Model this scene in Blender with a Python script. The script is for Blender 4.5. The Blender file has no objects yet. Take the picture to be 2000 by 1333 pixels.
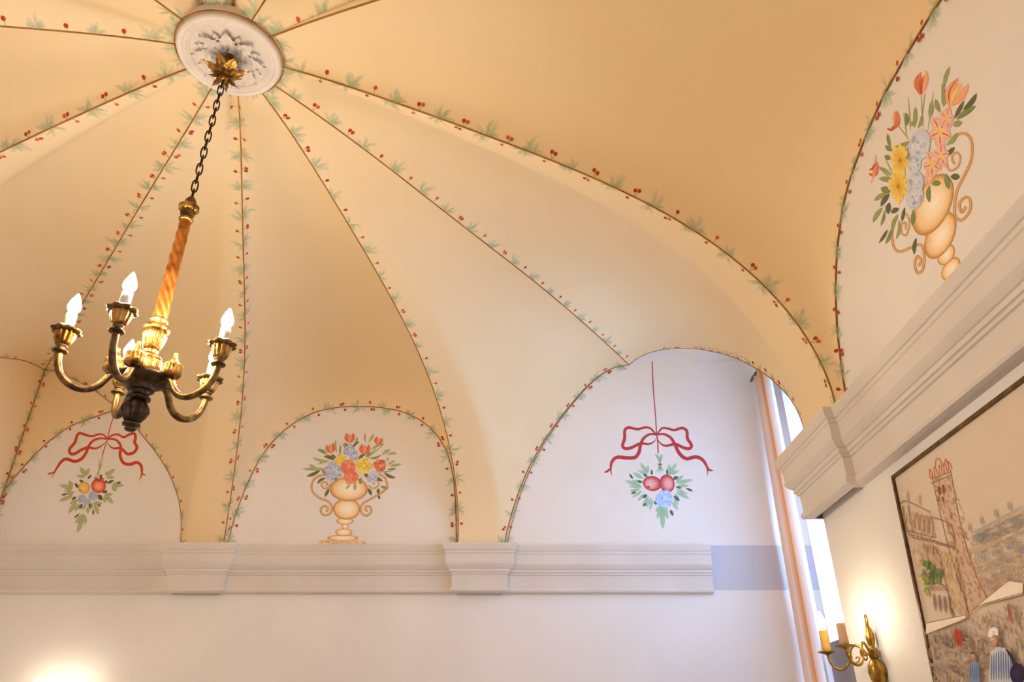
import bpy, bmesh, math, random
import numpy as np
from mathutils import Vector, Matrix
from mathutils.bvhtree import BVHTree

random.seed(7)
rng = random.Random(11)
scene = bpy.context.scene
COLL = scene.collection

# ------------------------------------------------------------------ camera
EYE = 1.5                       # eye height above the floor
FPX = 1470.0                    # focal length for a 2000 px wide frame
PITCH = math.atan((1490.0 - 666.5) / FPX)
cam_data = bpy.data.cameras.new('camera')
cam_data.sensor_width = 36.0
cam_data.lens = 36.0 * FPX / 2000.0
cam_data.clip_start = 0.05
cam = bpy.data.objects.new('camera', cam_data)
cam.location = (0, 0, EYE)
cam.rotation_euler = (math.pi / 2 + PITCH, 0, 0)
COLL.objects.link(cam)
scene.camera = cam

# ------------------------------------------------------------------ world, daylight, exposure
world = bpy.data.worlds.new('sky')
scene.world = world
world.use_nodes = True
wn = world.node_tree.nodes
wn['Background'].inputs['Color'].default_value = (0.36, 0.57, 1.0, 1)
wn['Background'].inputs['Strength'].default_value = 13.5
scene.view_settings.view_transform = 'Standard'
scene.view_settings.look = 'None'
scene.view_settings.exposure = 0.2
scene.view_settings.gamma = 1.0
scene.view_settings.use_curve_mapping = False
scene.cycles.max_bounces = 12
scene.cycles.diffuse_bounces = 7
scene.cycles.transparent_max_bounces = 14
scene.cycles.adaptive_threshold = 0.025
scene.cycles.caustics_reflective = False
scene.cycles.caustics_refractive = False
scene.cycles.sample_clamp_indirect = 6.0
BULB_POWER = 570.0               # emission of one candle bulb
SCONCE_POWER = 60.0

def portal(loc, rot, sx, sy):
    l = bpy.data.lights.new('daylight_portal', 'AREA')
    l.shape = 'RECTANGLE'; l.size = sx; l.size_y = sy
    l.cycles.is_portal = True
    o = bpy.data.objects.new('daylight_portal', l)
    o.location = loc; o.rotation_euler = rot
    COLL.objects.link(o)
    return o

# ------------------------------------------------------------------ room dimensions
YB = 6.2        # back wall
XR = 1.70       # right wall
XL = -4.32      # left wall
HC = 3.12       # vault centre above the eye
CO, SI = math.cos(PITCH), math.sin(PITCH)

def ray(u, v):
    x = (u - 1000) / FPX; y = (666.5 - v) / FPX
    return Vector((x, CO - SI * y, SI + CO * y))
def onY(u, v, Y):
    r = ray(u, v); p = r * (Y / r.y); return Vector((p.x, p.y, p.z + EYE))
def onX(u, v, X):
    r = ray(u, v); p = r * (X / r.x); return Vector((p.x, p.y, p.z + EYE))
def onZ(u, v, Z):
    r = ray(u, v); p = r * ((Z - EYE) / r.z); return Vector((p.x, p.y, p.z + EYE))
def onP(u, v, p0, n):
    r = ray(u, v); e = Vector((0, 0, EYE)); n = Vector(n)
    return e + r * ((Vector(p0) - e).dot(n) / r.dot(n))

CEN = onZ(449, 108, HC + EYE)
YF = 2 * CEN.y - YB             # front wall, behind the camera

# ------------------------------------------------------------------ colours and materials
def lin(h, a=1.0):
    h = h.lstrip('#')
    out = []
    for i in (0, 2, 4):
        c = int(h[i:i + 2], 16) / 255.0
        out.append(c / 12.92 if c <= 0.04045 else ((c + 0.055) / 1.055) ** 2.4)
    return (out[0], out[1], out[2], a)

def new_mat(name):
    m = bpy.data.materials.new(name); m.use_nodes = True
    nt = m.node_tree
    return m, nt, nt.nodes, nt.links, nt.nodes['Principled BSDF']

def mottled(name, c1, c2, scale=2.0, rough=0.8, bump=0.0, bscale=40.0, metal=0.0, detail=5.0, lo=0.35, hi=0.65, spec=0.3):
    m, nt, N, L, b = new_mat(name)
    tc = N.new('ShaderNodeTexCoord')
    nz = N.new('ShaderNodeTexNoise'); nz.inputs['Scale'].default_value = scale; nz.inputs['Detail'].default_value = detail
    L.new(tc.outputs['Object'], nz.inputs['Vector'])
    cr = N.new('ShaderNodeValToRGB')
    cr.color_ramp.elements[0].position = lo; cr.color_ramp.elements[1].position = hi
    cr.color_ramp.elements[0].color = c1; cr.color_ramp.elements[1].color = c2
    L.new(nz.outputs['Fac'], cr.inputs['Fac'])
    L.new(cr.outputs['Color'], b.inputs['Base Color'])
    b.inputs['Roughness'].default_value = rough
    b.inputs['Metallic'].default_value = metal
    b.inputs['Specular IOR Level'].default_value = spec
    if bump:
        n2 = N.new('ShaderNodeTexNoise'); n2.inputs['Scale'].default_value = bscale; n2.inputs['Detail'].default_value = 4
        L.new(tc.outputs['Object'], n2.inputs['Vector'])
        bp = N.new('ShaderNodeBump'); bp.inputs['Strength'].default_value = bump; bp.inputs['Distance'].default_value = 0.01
        L.new(n2.outputs['Fac'], bp.inputs['Height'])
        L.new(bp.outputs['Normal'], b.inputs['Normal'])
    return m

def paint_layer(name, rough=0.85):
    """thin paint: colour and opacity come from the brush strokes (mesh colour attribute)"""
    m, nt, N, L, b = new_mat(name)
    at = N.new('ShaderNodeAttribute'); at.attribute_name = 'Col'
    b.inputs['Roughness'].default_value = rough
    b.inputs['Specular IOR Level'].default_value = 0.2
    tc = N.new('ShaderNodeTexCoord')
    nz = N.new('ShaderNodeTexNoise'); nz.inputs['Scale'].default_value = 60; nz.inputs['Detail'].default_value = 3
    L.new(tc.outputs['Object'], nz.inputs['Vector'])
    hs = N.new('ShaderNodeHueSaturation')
    mp = N.new('ShaderNodeMapRange'); mp.inputs['To Min'].default_value = 1.05; mp.inputs['To Max'].default_value = 1.4
    L.new(nz.outputs['Fac'], mp.inputs['Value']); L.new(mp.outputs['Result'], hs.inputs['Value'])
    L.new(at.outputs['Color'], hs.inputs['Color'])
    L.new(hs.outputs['Color'], b.inputs['Base Color'])
    tr = N.new('ShaderNodeBsdfTransparent')
    mx = N.new('ShaderNodeMixShader')
    L.new(at.outputs['Alpha'], mx.inputs['Fac'])
    L.new(tr.outputs['BSDF'], mx.inputs[1]); L.new(b.outputs['BSDF'], mx.inputs[2])
    L.new(mx.outputs['Shader'], N['Material Output'].inputs['Surface'])
    return m

def emitter(name, col, strength):
    m, nt, N, L, b = new_mat(name)
    N.remove(b)
    e = N.new('ShaderNodeEmission'); e.inputs['Color'].default_value = col; e.inputs['Strength'].default_value = strength
    L.new(e.outputs['Emission'], N['Material Output'].inputs['Surface'])
    return m

M = {}
M['vault'] = mottled('yellow_limewash', lin('#f0d6a7'), lin('#f2daad'), 1.3, 0.9, 0.10, 9.0)
M['wall'] = mottled('white_plaster', lin('#ece7df'), lin('#f0ebe4'), 1.6, 0.9, 0.08, 12.0)
M['trim'] = mottled('grey_white_stucco', lin('#dcd3c8'), lin('#e2dacf'), 3.0, 0.8, 0.15, 18.0)
M['band'] = mottled('grey_band_paint', lin('#c8c8ce'), lin('#cdcdd3'), 2.0, 0.85)
M['floor'] = mottled('pale_stone_floor', lin('#cdbfae'), lin('#d6c9b9'), 3.0, 0.6)
M['medal'] = mottled('plaster_rosette', lin('#e3d7cb'), lin('#e9dfd4'), 14.0, 0.75, 0.1, 60.0)
M['paint'] = paint_layer('mural_paint')
M['gold'] = mottled('antique_gilding', lin('#6a4518'), lin('#c4924a'), 26.0, 0.36, 0.25, 90.0, 1.0, 6.0, 0.36, 0.56, 0.5)
M['giltwood'] = mottled('orange_gilt_wood', lin('#84491a'), lin('#c27c34'), 18.0, 0.42, 0.2, 60.0, 0.75, 6.0, 0.3, 0.62, 0.5)
M['bronze'] = mottled('dark_bronze', lin('#4a3820'), lin('#8a6a3a'), 30.0, 0.42, 0.25, 80.0, 0.85, 6.0, 0.35, 0.65, 0.5)
M['dark'] = mottled('darkened_bronze', lin('#33261a'), lin('#5e4a30'), 30.0, 0.42, 0.25, 80.0, 0.85, 6.0, 0.35, 0.65, 0.5)
M['iron'] = mottled('dark_iron_chain', lin('#2c2116'), lin('#4d3b25'), 40.0, 0.5, 0.2, 120.0, 0.8)
M['brass'] = mottled('aged_brass', lin('#7c5c26'), lin('#c29a4c'), 30.0, 0.34, 0.1, 60.0, 1.0, 5.0, 0.3, 0.65, 0.5)
M['candle'] = mottled('ivory_candle_tube', lin('#efe6d2'), lin('#e6dac2'), 20.0, 0.6)
M['wax'] = mottled('yellow_wax_sleeve', lin('#d9a548'), lin('#e3b45a'), 20.0, 0.55)
M['wax_pink'] = mottled('beige_wax_sleeve', lin('#e2b994'), lin('#e9c5a2'), 20.0, 0.55)
WARM = (1.0, 0.84, 0.64, 1)
M['bulb'] = emitter('lit_candle_bulb', WARM, BULB_POWER)
M['bulb2'] = emitter('lit_sconce_bulb', WARM, SCONCE_POWER)

# ------------------------------------------------------------------ mesh helpers
class MB:
    def __init__(self):
        self.v = []; self.f = []; self.c = []
    def vert(self, p, c=None):
        self.v.append((p[0], p[1], p[2])); self.c.append(c or (1, 1, 1, 1)); return len(self.v) - 1
    def face(self, *i): self.f.append(tuple(i))
    def box(self, lo, hi):
        x0, y0, z0 = lo; x1, y1, z1 = hi
        b = len(self.v)
        for p in ((x0, y0, z0), (x1, y0, z0), (x1, y1, z0), (x0, y1, z0), (x0, y0, z1), (x1, y0, z1), (x1, y1, z1), (x0, y1, z1)):
            self.vert(p)
        for q in ((0, 3, 2, 1), (4, 5, 6, 7), (0, 1, 5, 4), (1, 2, 6, 5), (2, 3, 7, 6), (3, 0, 4, 7)):
            self.face(*[b + i for i in q])
        return self
    def quad(self, a, b, c, d):
        i = [self.vert(p) for p in (a, b, c, d)]; self.face(*i); return self
    def lathe(self, prof, n=24, origin=(0, 0, 0), flute=None, cap=True):
        """prof: (radius, z) rows; flute(row, angle) -> radius factor"""
        o = origin; b = len(self.v)
        for j, (r, z) in enumerate(prof):
            for i in range(n):
                a = 2 * math.pi * i / n
                k = flute(j, a) if flute else 1.0
                self.vert((o[0] + r * k * math.cos(a), o[1] + r * k * math.sin(a), o[2] + z))
        for j in range(len(prof) - 1):
            for i in range(n):
                i2 = (i + 1) % n
                self.face(b + j * n + i, b + j * n + i2, b + (j + 1) * n + i2, b + (j + 1) * n + i)
        if cap:
            if prof[0][0] > 1e-4: self.f.append(tuple(b + i for i in range(n))[::-1])
            if prof[-1][0] > 1e-4: self.f.append(tuple(b + (len(prof) - 1) * n + i for i in range(n)))
        return self
    def tube(self, pts, rad, n=10, closed=False, cap=True):
        pts = [Vector(p) for p in pts]; m = len(pts); b = len(self.v)
        up = None
        for j, p in enumerate(pts):
            if closed: t = pts[(j + 1) % m] - pts[j - 1]
            else: t = pts[min(j + 1, m - 1)] - pts[max(j - 1, 0)]
            t.normalize()
            if up is None:
                up = Vector((0, 0, 1)) if abs(t.z) < 0.9 else Vector((1, 0, 0))
            x = up - t * up.dot(t); x.normalize(); up = x
            y = t.cross(x)
            r = rad[j] if isinstance(rad, (list, tuple)) else rad
            for i in range(n):
                a = 2 * math.pi * i / n
                q = p + (x * math.cos(a) + y * math.sin(a)) * r
                self.vert(q)
        for j in range(m if closed else m - 1):
            k = (j + 1) % m
            for i in range(n):
                i2 = (i + 1) % n
                self.face(b + j * n + i, b + j * n + i2, b + k * n + i2, b + k * n + i)
        if cap and not closed:
            self.f.append(tuple(b + i for i in range(n))[::-1]); self.f.append(tuple(b + (m - 1) * n + i for i in range(n)))
        return self
    def build(self, name, mat, parent=None, smooth=True, base=None, fix=True, auto=None):
        me = bpy.data.meshes.new(name)
        o0 = Vector(base) if base is not None else Vector((0, 0, 0))
        me.from_pydata([(x - o0.x, y - o0.y, z - o0.z) for x, y, z in self.v], [], self.f)
        if any(c != (1, 1, 1, 1) for c in self.c):
            ca = me.color_attributes.new('Col', 'FLOAT_COLOR', 'POINT')
            ca.data.foreach_set('color', np.array(self.c, dtype=np.float32).ravel())
        if fix:
            bm = bmesh.new(); bm.from_mesh(me)
            bmesh.ops.recalc_face_normals(bm, faces=bm.faces)
            bm.to_mesh(me); bm.free()
        if smooth:
            me.polygons.foreach_set('use_smooth', [True] * len(me.polygons))
            if auto: me.set_sharp_from_angle(angle=math.radians(auto))
        me.materials.append(M[mat] if isinstance(mat, str) else mat)
        o = bpy.data.objects.new(name, me)
        COLL.objects.link(o)
        if parent is not None: o.parent = parent
        elif base is not None: o.location = base
        return o

def empty(name, loc=(0, 0, 0), rz=0.0):
    o = bpy.data.objects.new(name, None); COLL.objects.link(o)
    o.location = loc; o.rotation_euler = (0, 0, rz); o.empty_display_size = 0.1
    return o
def tag(o, label=None, category=None, group=None, kind=None):
    if label: o['label'] = label
    if category: o['category'] = category
    if group: o['group'] = group
    if kind: o['kind'] = kind
    return o
def copy_tree(o, parent=None):
    c = o.copy(); COLL.objects.link(c); c.parent = parent
    for ch in [x for x in bpy.data.objects if x.parent == o]:
        copy_tree(ch, c)
    return c
def resample(pts, n):
    pts = [Vector(p) for p in pts]
    d = [0.0]
    for a, b in zip(pts, pts[1:]): d.append(d[-1] + (b - a).length)
    out = []; k = 0
    for i in range(n):
        s = d[-1] * i / (n - 1)
        while k < len(d) - 2 and d[k + 1] < s: k += 1
        f = 0 if d[k + 1] == d[k] else (s - d[k]) / (d[k + 1] - d[k])
        out.append(pts[k].lerp(pts[k + 1], f))
    return out
def smooth_line(pts, n=60, it=6, w=0.5):
    q = resample(pts, n)
    for _ in range(it):
        q = [q[0]] + [q[i] * (1 - w) + (q[i - 1] + q[i + 1]) * (w / 2) for i in range(1, n - 1)] + [q[-1]]
    return resample(q, n)
def plen(pts): return sum((b - a).length for a, b in zip(pts, pts[1:]))
# ------------------------------------------------------------------ the vault: ribs, wall arches, gores
TOP = HC + EYE
ZS = 1.50 + EYE                 # springing level, just under the cornice top
NT = 44
def planar_rib(pts, az, foot=None, deg=5):
    """rib lying in a vertical plane through the vault's centre; returns NT points from centre to foot"""
    a = math.radians(az); d = Vector((math.cos(a), math.sin(a), 0)); n = (-d.y, d.x, 0)
    q = [onP(u, v, CEN, n) for u, v in pts]
    rz = [(0.0, TOP)] + [((p - CEN).dot(d), p.z) for p in q]
    if foot: rz.append(foot)
    r = np.array(rz); s = np.concatenate([[0], np.cumsum(np.hypot(*np.diff(r, axis=0).T))]); s /= s[-1]
    w = np.ones(len(s)); w[0] = 6; w[-1] = 12
    pr = np.polyfit(s, r[:, 0], deg, w=w); pz = np.polyfit(s, r[:, 1], deg, w=w)
    t = np.linspace(0, 1, NT)
    R = np.polyval(pr, t); Z = np.polyval(pz, t)
    R += (0 - R[0]) * (1 - t) ** 8; Z += (TOP - Z[0]) * (1 - t) ** 8
    R += (r[-1, 0] - R[-1]) * t ** 8; Z += (r[-1, 1] - Z[-1]) * t ** 8
    return [Vector((CEN.x + d.x * R[i], CEN.y + d.y * R[i], Z[i])) for i in range(NT)]
def level_rib(pts, zend, end):
    q = [CEN.copy()]
    L = [0.0]
    for a, b in zip(pts, pts[1:]): L.append(L[-1] + math.hypot(b[0] - a[0], b[1] - a[1]))
    for (u, v), l in zip(pts, L):
        f = l / L[-1] * 0.93 + 0.07
        q.append(onZ(u, v, TOP + (zend - TOP) * f ** 1.5))
    q[-1] = end
    return smooth_line(q, NT, 20)

BY = YB - 0.006; RX = XR - 0.006; LX = XL + 0.006
G_px = [(550, 134), (607.5, 147.5), (675, 167.5), (730, 186), (790, 205), (857.5, 228.8), (925, 255), (1000, 285), (1072.5, 312.5), (1155, 348.8), (1230, 382.5), (1310, 423.8), (1375, 461), (1442.5, 512.5), (1500, 566), (1537.6, 605.7), (1571, 653.7), (1600, 706.5), (1621.7, 759.4), (1631.8, 797.8)]
F_px = [(537.5, 166), (582.5, 195), (642.5, 238.8), (697.5, 280), (770, 335), (825, 380), (900, 438.8), (985, 503.8), (1070, 570), (1150, 640), (1200, 685), (1228, 712.6)]
E_px = [(515, 187.5), (542.5, 221), (580, 277.5), (610, 325), (646, 380), (697.5, 467.5), (742.5, 542.5), (785, 622.5), (823, 706), (850, 767.5), (870, 840), (886, 915), (893.8, 982.5), (894.5, 1032.5), (893.5, 1062)]
D_px = [(466, 192.5), (470, 255), (471, 342.5), (473.5, 405), (475.5, 492.5), (478, 580), (478, 650), (474.5, 760), (470.7, 816), (460, 902), (444.6, 1006.8), (437, 1062)]
C_px = [(412.5, 180), (362.5, 257.5), (327.5, 312.5), (287.5, 382.5), (250, 440), (210, 512.5), (160, 592.5), (113.8, 682.5), (86, 722.5)]
A2 = [(443, 1062), (460, 1003.7), (478.4, 954.5), (503, 902), (533.8, 859), (567.6, 830), (610.6, 805), (660, 795), (727.5, 794), (783, 802), (820, 819), (850.5, 843.8), (875, 883.8), (887.4, 942), (890.5, 1003.7), (891.4, 1062)]
A3 = [(984, 1062), (991, 1032.5), (1007.5, 975), (1032.5, 912.5), (1062.5, 860), (1100, 807.5), (1145, 755), (1175, 730), (1200, 716), (1228, 712.6)]
NI = [(1236.7, 703.5), (1259.8, 691), (1289, 683), (1327, 680), (1369, 682.5), (1411, 691), (1442.5, 701.4), (1474, 718), (1499, 734), (1522, 754), (1545.4, 780), (1562, 809.6), (1570.6, 834.8), (1574.8, 851.6)]
A1L = [(0, 968), (23.4, 939), (54.6, 902), (93.6, 863), (136.6, 831.7), (187, 814), (222, 802)]
A1R = [(230, 797), (269, 839.5), (304, 882), (331.6, 925), (349, 972), (355, 1011), (353, 1067.7)]
KB = [(86, 722.5), (120, 728), (183, 761), (230, 797)]
KL = [(86, 722.5), (66, 711), (40, 702), (0, 699)]
R1 = [(1845, 0), (1807.6, 45), (1781, 86), (1759, 127.6), (1725, 184), (1699, 244), (1672.6, 311), (1650, 375), (1639, 443), (1632.5, 500), (1631, 560), (1632.5, 620), (1637, 673), (1646, 740), (1651, 778.6)]

def az(p): return math.degrees(math.atan2(p.y - CEN.y, p.x - CEN.x))
def hyp(p): return math.hypot(p.x - CEN.x, p.y - CEN.y)
footD = onY(437, 1062, YB - 0.05); footE = onY(893.5, 1062, YB - 0.05); footG = onX(1631.8, 797.8, XR - 0.06)
def down(p): return Vector((p.x, p.y, ZS))
rib = {}
rib['G'] = planar_rib(G_px, az(footG), (hyp(footG), ZS))
rib['E'] = planar_rib(E_px, az(footE), (hyp(footE), ZS))
rib['D'] = planar_rib(D_px, az(footD), (hyp(footD), ZS))
endF = onY(1228, 712.6, BY); endC = onY(86, 722.5, BY); endC.x = LX
rib['F'] = level_rib(F_px, endF.z, endF)
rib['C'] = level_rib(C_px, endC.z, endC)
def mirX(p): return Vector((2 * CEN.x - p.x, p.y, p.z))
def mirY(p): return Vector((p.x, 2 * CEN.y - p.y, p.z))
def turned(src, az_new, xwall=None, ywall=None):
    """a rib of the same section turned to another bearing and stretched to reach its wall"""
    a = math.radians(az_new); d = (math.cos(a), math.sin(a))
    r0 = hyp(src[-1])
    r1 = abs((xwall - CEN.x) / d[0]) if xwall is not None else abs((ywall - CEN.y) / d[1])
    return [Vector((CEN.x + d[0] * hyp(p) * r1 / r0, CEN.y + d[1] * hyp(p) * r1 / r0, p.z)) for p in src]
rib['B'] = turned(rib['G'], 161.5, xwall=XL + 0.06)
rib['A'] = turned(rib['G'], -164.0, xwall=XL + 0.06)
rib['H'] = turned(rib['G'], -25.0, xwall=XR - 0.06)
YFi = YF + 0.006
rib['C1'] = [mirY(p) for p in rib['C']]
rib['D1'] = turned(rib['D'], -106.0, ywall=YF + 0.05)
rib['E1'] = turned(rib['D'], -72.0, ywall=YF + 0.05)
rib['F1'] = [mirY(mirX(p)) for p in rib['C']]
for p in rib['F1']: p.x = CEN.x + (p.x - CEN.x) * (RX - CEN.x) / (mirX(endC).x - CEN.x)

# wall arches
arch = {}
arch['a2'] = smooth_line([down(onY(443, 1062, BY))] + [onY(u, v, BY) for u, v in A2] + [down(onY(891.4, 1062, BY))], 70, 3)
arch['a3'] = smooth_line([down(onY(984, 1062, BY))] + [onY(u, v, BY) for u, v in A3], 50, 3)
cornerBR = Vector((RX, BY, 0))
ni = []
for u, v in NI:
    p = onX(u, v, RX)
    w = min(1.0, max(0.0, (u - 1228) / 60.0)) * 0.10
    ni.append(p if p.y < BY - w else onY(u, v, BY - w))
ni = [endF] + ni + [Vector((RX, ni[-1].y - 0.02, ZS))]
arch['ni'] = smooth_line(ni, 70, 4)
for p in arch['ni']: p.x = min(p.x, RX); p.y = min(p.y, BY)
a1l = [onY(u, v, BY) for u, v in A1L]
arch['a1l'] = smooth_line([Vector((LX + 0.01, BY, ZS))] + a1l, 40, 3)
arch['a1r'] = smooth_line([onY(u, v, BY) for u, v in A1R] + [down(onY(353, 1067.7, BY))], 40, 3)
kb = [onY(u, v, BY) for u, v in KB]; kb[0] = endC
arch['kb'] = smooth_line(kb, 24, 2)
kl = [onX(u, v, LX) for u, v in KL]; kl[0] = endC
apL = Vector((LX, 4.95, 2.78 + EYE)); ftL = Vector((LX, 4.05, ZS))
def quarter(a, f, n=14):  # quarter ellipse from the apex a down to the foot f
    return [Vector((a.x + (f.x - a.x) * math.sin(i / n * math.pi / 2), a.y + (f.y - a.y) * math.sin(i / n * math.pi / 2), f.z + (a.z - f.z) * math.cos(i / n * math.pi / 2))) for i in range(n + 1)]
arch['kl'] = smooth_line(kl + [kl[-1].lerp(apL, 0.5) + Vector((0, 0, 0.02)), apL], 30, 3)
arch['a0r'] = quarter(apL, ftL)
r1 = [onX(u, v, RX) for u, v in R1]
ax_y = 2.26
r1full = [Vector((RX, 2 * ax_y - p.y, p.z)) for p in reversed(r1) if p.y > 2.45] + [p for p in r1 if p.y > 2.0]
r1full = [Vector((RX, 2 * ax_y - r1[-1].y, ZS))] + sorted(r1full, key=lambda p: p.y) + [down(r1[-1])]
arch['r1'] = smooth_line(r1full, 80, 6)
wl = Vector((LX, rib['A'][-1].y + 0.03, 0)), Vector((LX, rib['B'][-1].y - 0.03, 0))
def half_round(y0, y1, x, h, n=40):
    c = (y0 + y1) / 2; r = (y1 - y0) / 2
    return [Vector((x, c - r * math.cos(math.pi * i / n), ZS + h * math.sin(math.pi * i / n) ** 0.85)) for i in range(n + 1)]
arch['l1'] = half_round(rib['A'][-1].y + 0.03, rib['B'][-1].y - 0.03, LX, 1.2)

rv = lambda L: list(reversed(L))
my = lambda L: [mirY(p) for p in L]
C1e = rib['C1'][-1]; F1e = rib['F1'][-1]
def xhalf(y, x0, x1, h, n=40):
    c = (x0 + x1) / 2; r = (x1 - x0) / 2
    return [Vector((c - r * math.cos(math.pi * i / n), y, ZS + h * math.sin(math.pi * i / n) ** 0.85)) for i in range(n + 1)]
fx = lambda L: [Vector((p.x, YFi, p.z)) for p in L]
gores = [  # rib, bottom line from the first rib's foot to the second's, rib, bulge
    ('G', [rib['G'][-1], Vector((RX, arch['ni'][-1].y - 0.04, ZS))] + rv(arch['ni']), 'F', 0.13),
    ('F', rv(arch['a3']) + [rib['E'][-1]], 'E', 0.13),
    ('E', [rib['E'][-1]] + rv(arch['a2']) + [rib['D'][-1]], 'D', 0.12),
    ('D', [rib['D'][-1]] + rv(arch['a1r']) + rv(arch['kb']), 'C', 0.13),
    ('C', arch['kl'] + arch['a0r'] + [rib['B'][-1]], 'B', 0.13),
    ('B', [rib['B'][-1]] + rv(arch['l1']) + [rib['A'][-1]], 'A', 0.12),
    ('A', [rib['A'][-1]] + my(rv(arch['a0r'])) + my(rv(arch['kl'])), 'C1', 0.13),
    ('C1', fx(my(arch['kb'])) + fx(my(arch['a1r'])) + [rib['D1'][-1]], 'D1', 0.13),
    ('D1', [rib['D1'][-1]] + xhalf(YFi, rib['D1'][-1].x + .03, rib['E1'][-1].x - .03, 1.25) + [rib['E1'][-1]], 'E1', 0.12),
    ('E1', [rib['E1'][-1]] + [Vector((2 * CEN.x - p.x, YFi, p.z)) for p in my(rv(arch['a1r'])) + my(rv(arch['kb']))][:-1] + [F1e], 'F1', 0.13),
    ('F1', [F1e] + [Vector((RX, p.y, p.z)) for p in my(arch['kl'][1:] + arch['a0r'])] + [rib['H'][-1]], 'H', 0.13),
    ('H', [rib['H'][-1]] + arch['r1'] + [rib['G'][-1]], 'G', 0.12),
]
def normalised(r):
    L = hyp(r[-1]); dz = TOP - r[-1].z
    if dz > 0.8:
        rho = [hyp(p) / L for p in r]; dl = [(TOP - p.z) / dz for p in r]
    else:
        rho = [i / (NT - 1) for i in range(NT)]; dl = [x * x for x in rho]
    res = []
    for i, p in enumerate(r):
        e = r[-1]
        b = Vector((CEN.x + rho[i] * (e.x - CEN.x), CEN.y + rho[i] * (e.y - CEN.y), TOP - dl[i] * (TOP - e.z)))
        res.append(p - b)
    return rho, dl, res
ceiling = tag(empty('ceiling'), 'yellow limewashed umbrella vault with painted vine ribs', kind='structure')
NS = 48
gore_bvh = {}
for ra, bottom, rb, bulge in gores:
    A, B = rib[ra], rib[rb]
    ba = normalised(A); bb = normalised(B)
    bot = resample(bottom, NS)
    bot[0] = A[-1]; bot[-1] = B[-1]
    soft = [p.copy() for p in bot]
    for _ in range(16): soft = [soft[0]] + [(soft[i - 1] + soft[i] * 2 + soft[i + 1]) / 4 for i in range(1, NS - 1)] + [soft[-1]]
    g = MB()
    for i in range(NS):
        s = i / (NS - 1)
        for j in range(NT):
            t = j / (NT - 1)
            e = soft[i].lerp(bot[i], t ** 5)
            rho = ba[0][j] * (1 - s) + bb[0][j] * s
            dl = ba[1][j] * (1 - s) + bb[1][j] * s
            p = Vector((CEN.x + rho * (e.x - CEN.x), CEN.y + rho * (e.y - CEN.y), TOP - dl * (TOP - e.z)))
            p += ba[2][j] * (1 - s) + bb[2][j] * s
            W = (A[j] - B[j]).length
            p.z += bulge * W * 4 * s * (1 - s) * (1 - t ** 3)
            g.vert(p)
    for i in range(NS - 1):
        for j in range(NT - 1):
            a = i * NT + j
            if j == 0: g.face(a, a + 1, a + NT + 1)
            else: g.face(a, a + 1, a + NT + 1, a + NT)
    g.build('vault_panel', 'vault', ceiling, fix=False)
    gore_bvh[ra + rb] = BVHTree.FromPolygons([Vector(p) for p in g.v], g.f)
vault_all = None

# yellow spandrels left between the corner, the vault edge and the painted lunette arches
sp = MB()
K = resample(arch['kb'], 30); AL = resample(arch['a1l'], 30)
lo = [Vector((LX, BY - 0.002, ZS))] * 1
edge_hi = resample([Vector((LX, BY, ZS)), endC] + arch['kb'][1:], 50)
edge_lo = resample(arch['a1l'], 50)
for i in range(50):
    for p in (edge_hi[i], edge_lo[i]): sp.vert((p.x, p.y + 0.002, p.z))
for i in range(49): sp.face(2 * i, 2 * i + 1, 2 * i + 3, 2 * i + 2)
sp.build('painted_spandrel', 'vault', ceiling, smooth=False, fix=False)
sp = MB()
eh = resample([Vector((LX, BY, ZS)), endC] + arch['kl'][1:], 50)
el = resample([Vector((LX, BY - 0.02, ZS))] + rv([Vector((LX, 2 * apL.y - p.y, p.z)) for p in quarter(apL, Vector((LX, 3.73, ZS)))]), 50)
for i in range(50):
    for p in (eh[i], el[i]): sp.vert((p.x - 0.002, p.y, p.z))
for i in range(49): sp.face(2 * i, 2 * i + 1, 2 * i + 3, 2 * i + 2)
sp.build('painted_spandrel', 'vault', ceiling, smooth=False, fix=False)
# ------------------------------------------------------------------ walls, floor, window niche, cornices
TW = 0.25
ZT = TOP + 0.75
NX = 2.45                       # plane of the niche window
NY = 4.06                       # near jamb of the niche
def wall(name, boxes, label):
    m = MB()
    for lo, hi in boxes: m.box(lo, hi)
    return tag(m.build(name, 'wall', None, smooth=False), label, kind='structure')
wall_back = wall('wall_back', [((XL - TW, YB, 0), (NX + TW, YB + TW, ZT))], 'white plastered back wall with painted lunettes')
wall_left = wall('wall_left', [((XL - TW, YF - TW, 0), (XL, YB, ZT))], 'white plastered left wall')
wall_front = wall('wall_front', [((XL, YF - TW, 0), (XR, YF, ZT))], 'white plastered wall behind the viewer')
# right wall: solid up to the niche, unseen window added near the front for daylight
W2 = (-0.55, 0.75, 0.9, 2.75)   # y0 y1 z0 z1 of the added window
wall_right = wall('wall_right', [((XR, W2[1], 0), (XR + TW, NY, ZT)), ((XR, YF - TW, 0), (XR + TW, W2[0], ZT)),
      ((XR, W2[0], 0), (XR + TW, W2[1], W2[2])), ((XR, W2[0], W2[3]), (XR + TW, W2[1], ZT)),
      ((XR + TW, NY - TW, 0), (NX + TW, NY, ZT))], 'white plastered right wall with picture and sconce')
f = MB(); f.box((XL - TW, YF - TW, -0.1), (NX + TW, YB + TW, 0)); tag(f.build('floor', 'floor', None, smooth=False), 'plain pale stone floor', kind='structure')
f = MB(); f.box((XL - TW, YF - TW, ZT), (NX + TW + 0.2, YB + TW, ZT + 0.1))
tag(f.build('roof_slab', 'wall', None, smooth=False), 'roof slab above the vault', kind='structure')

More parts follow.
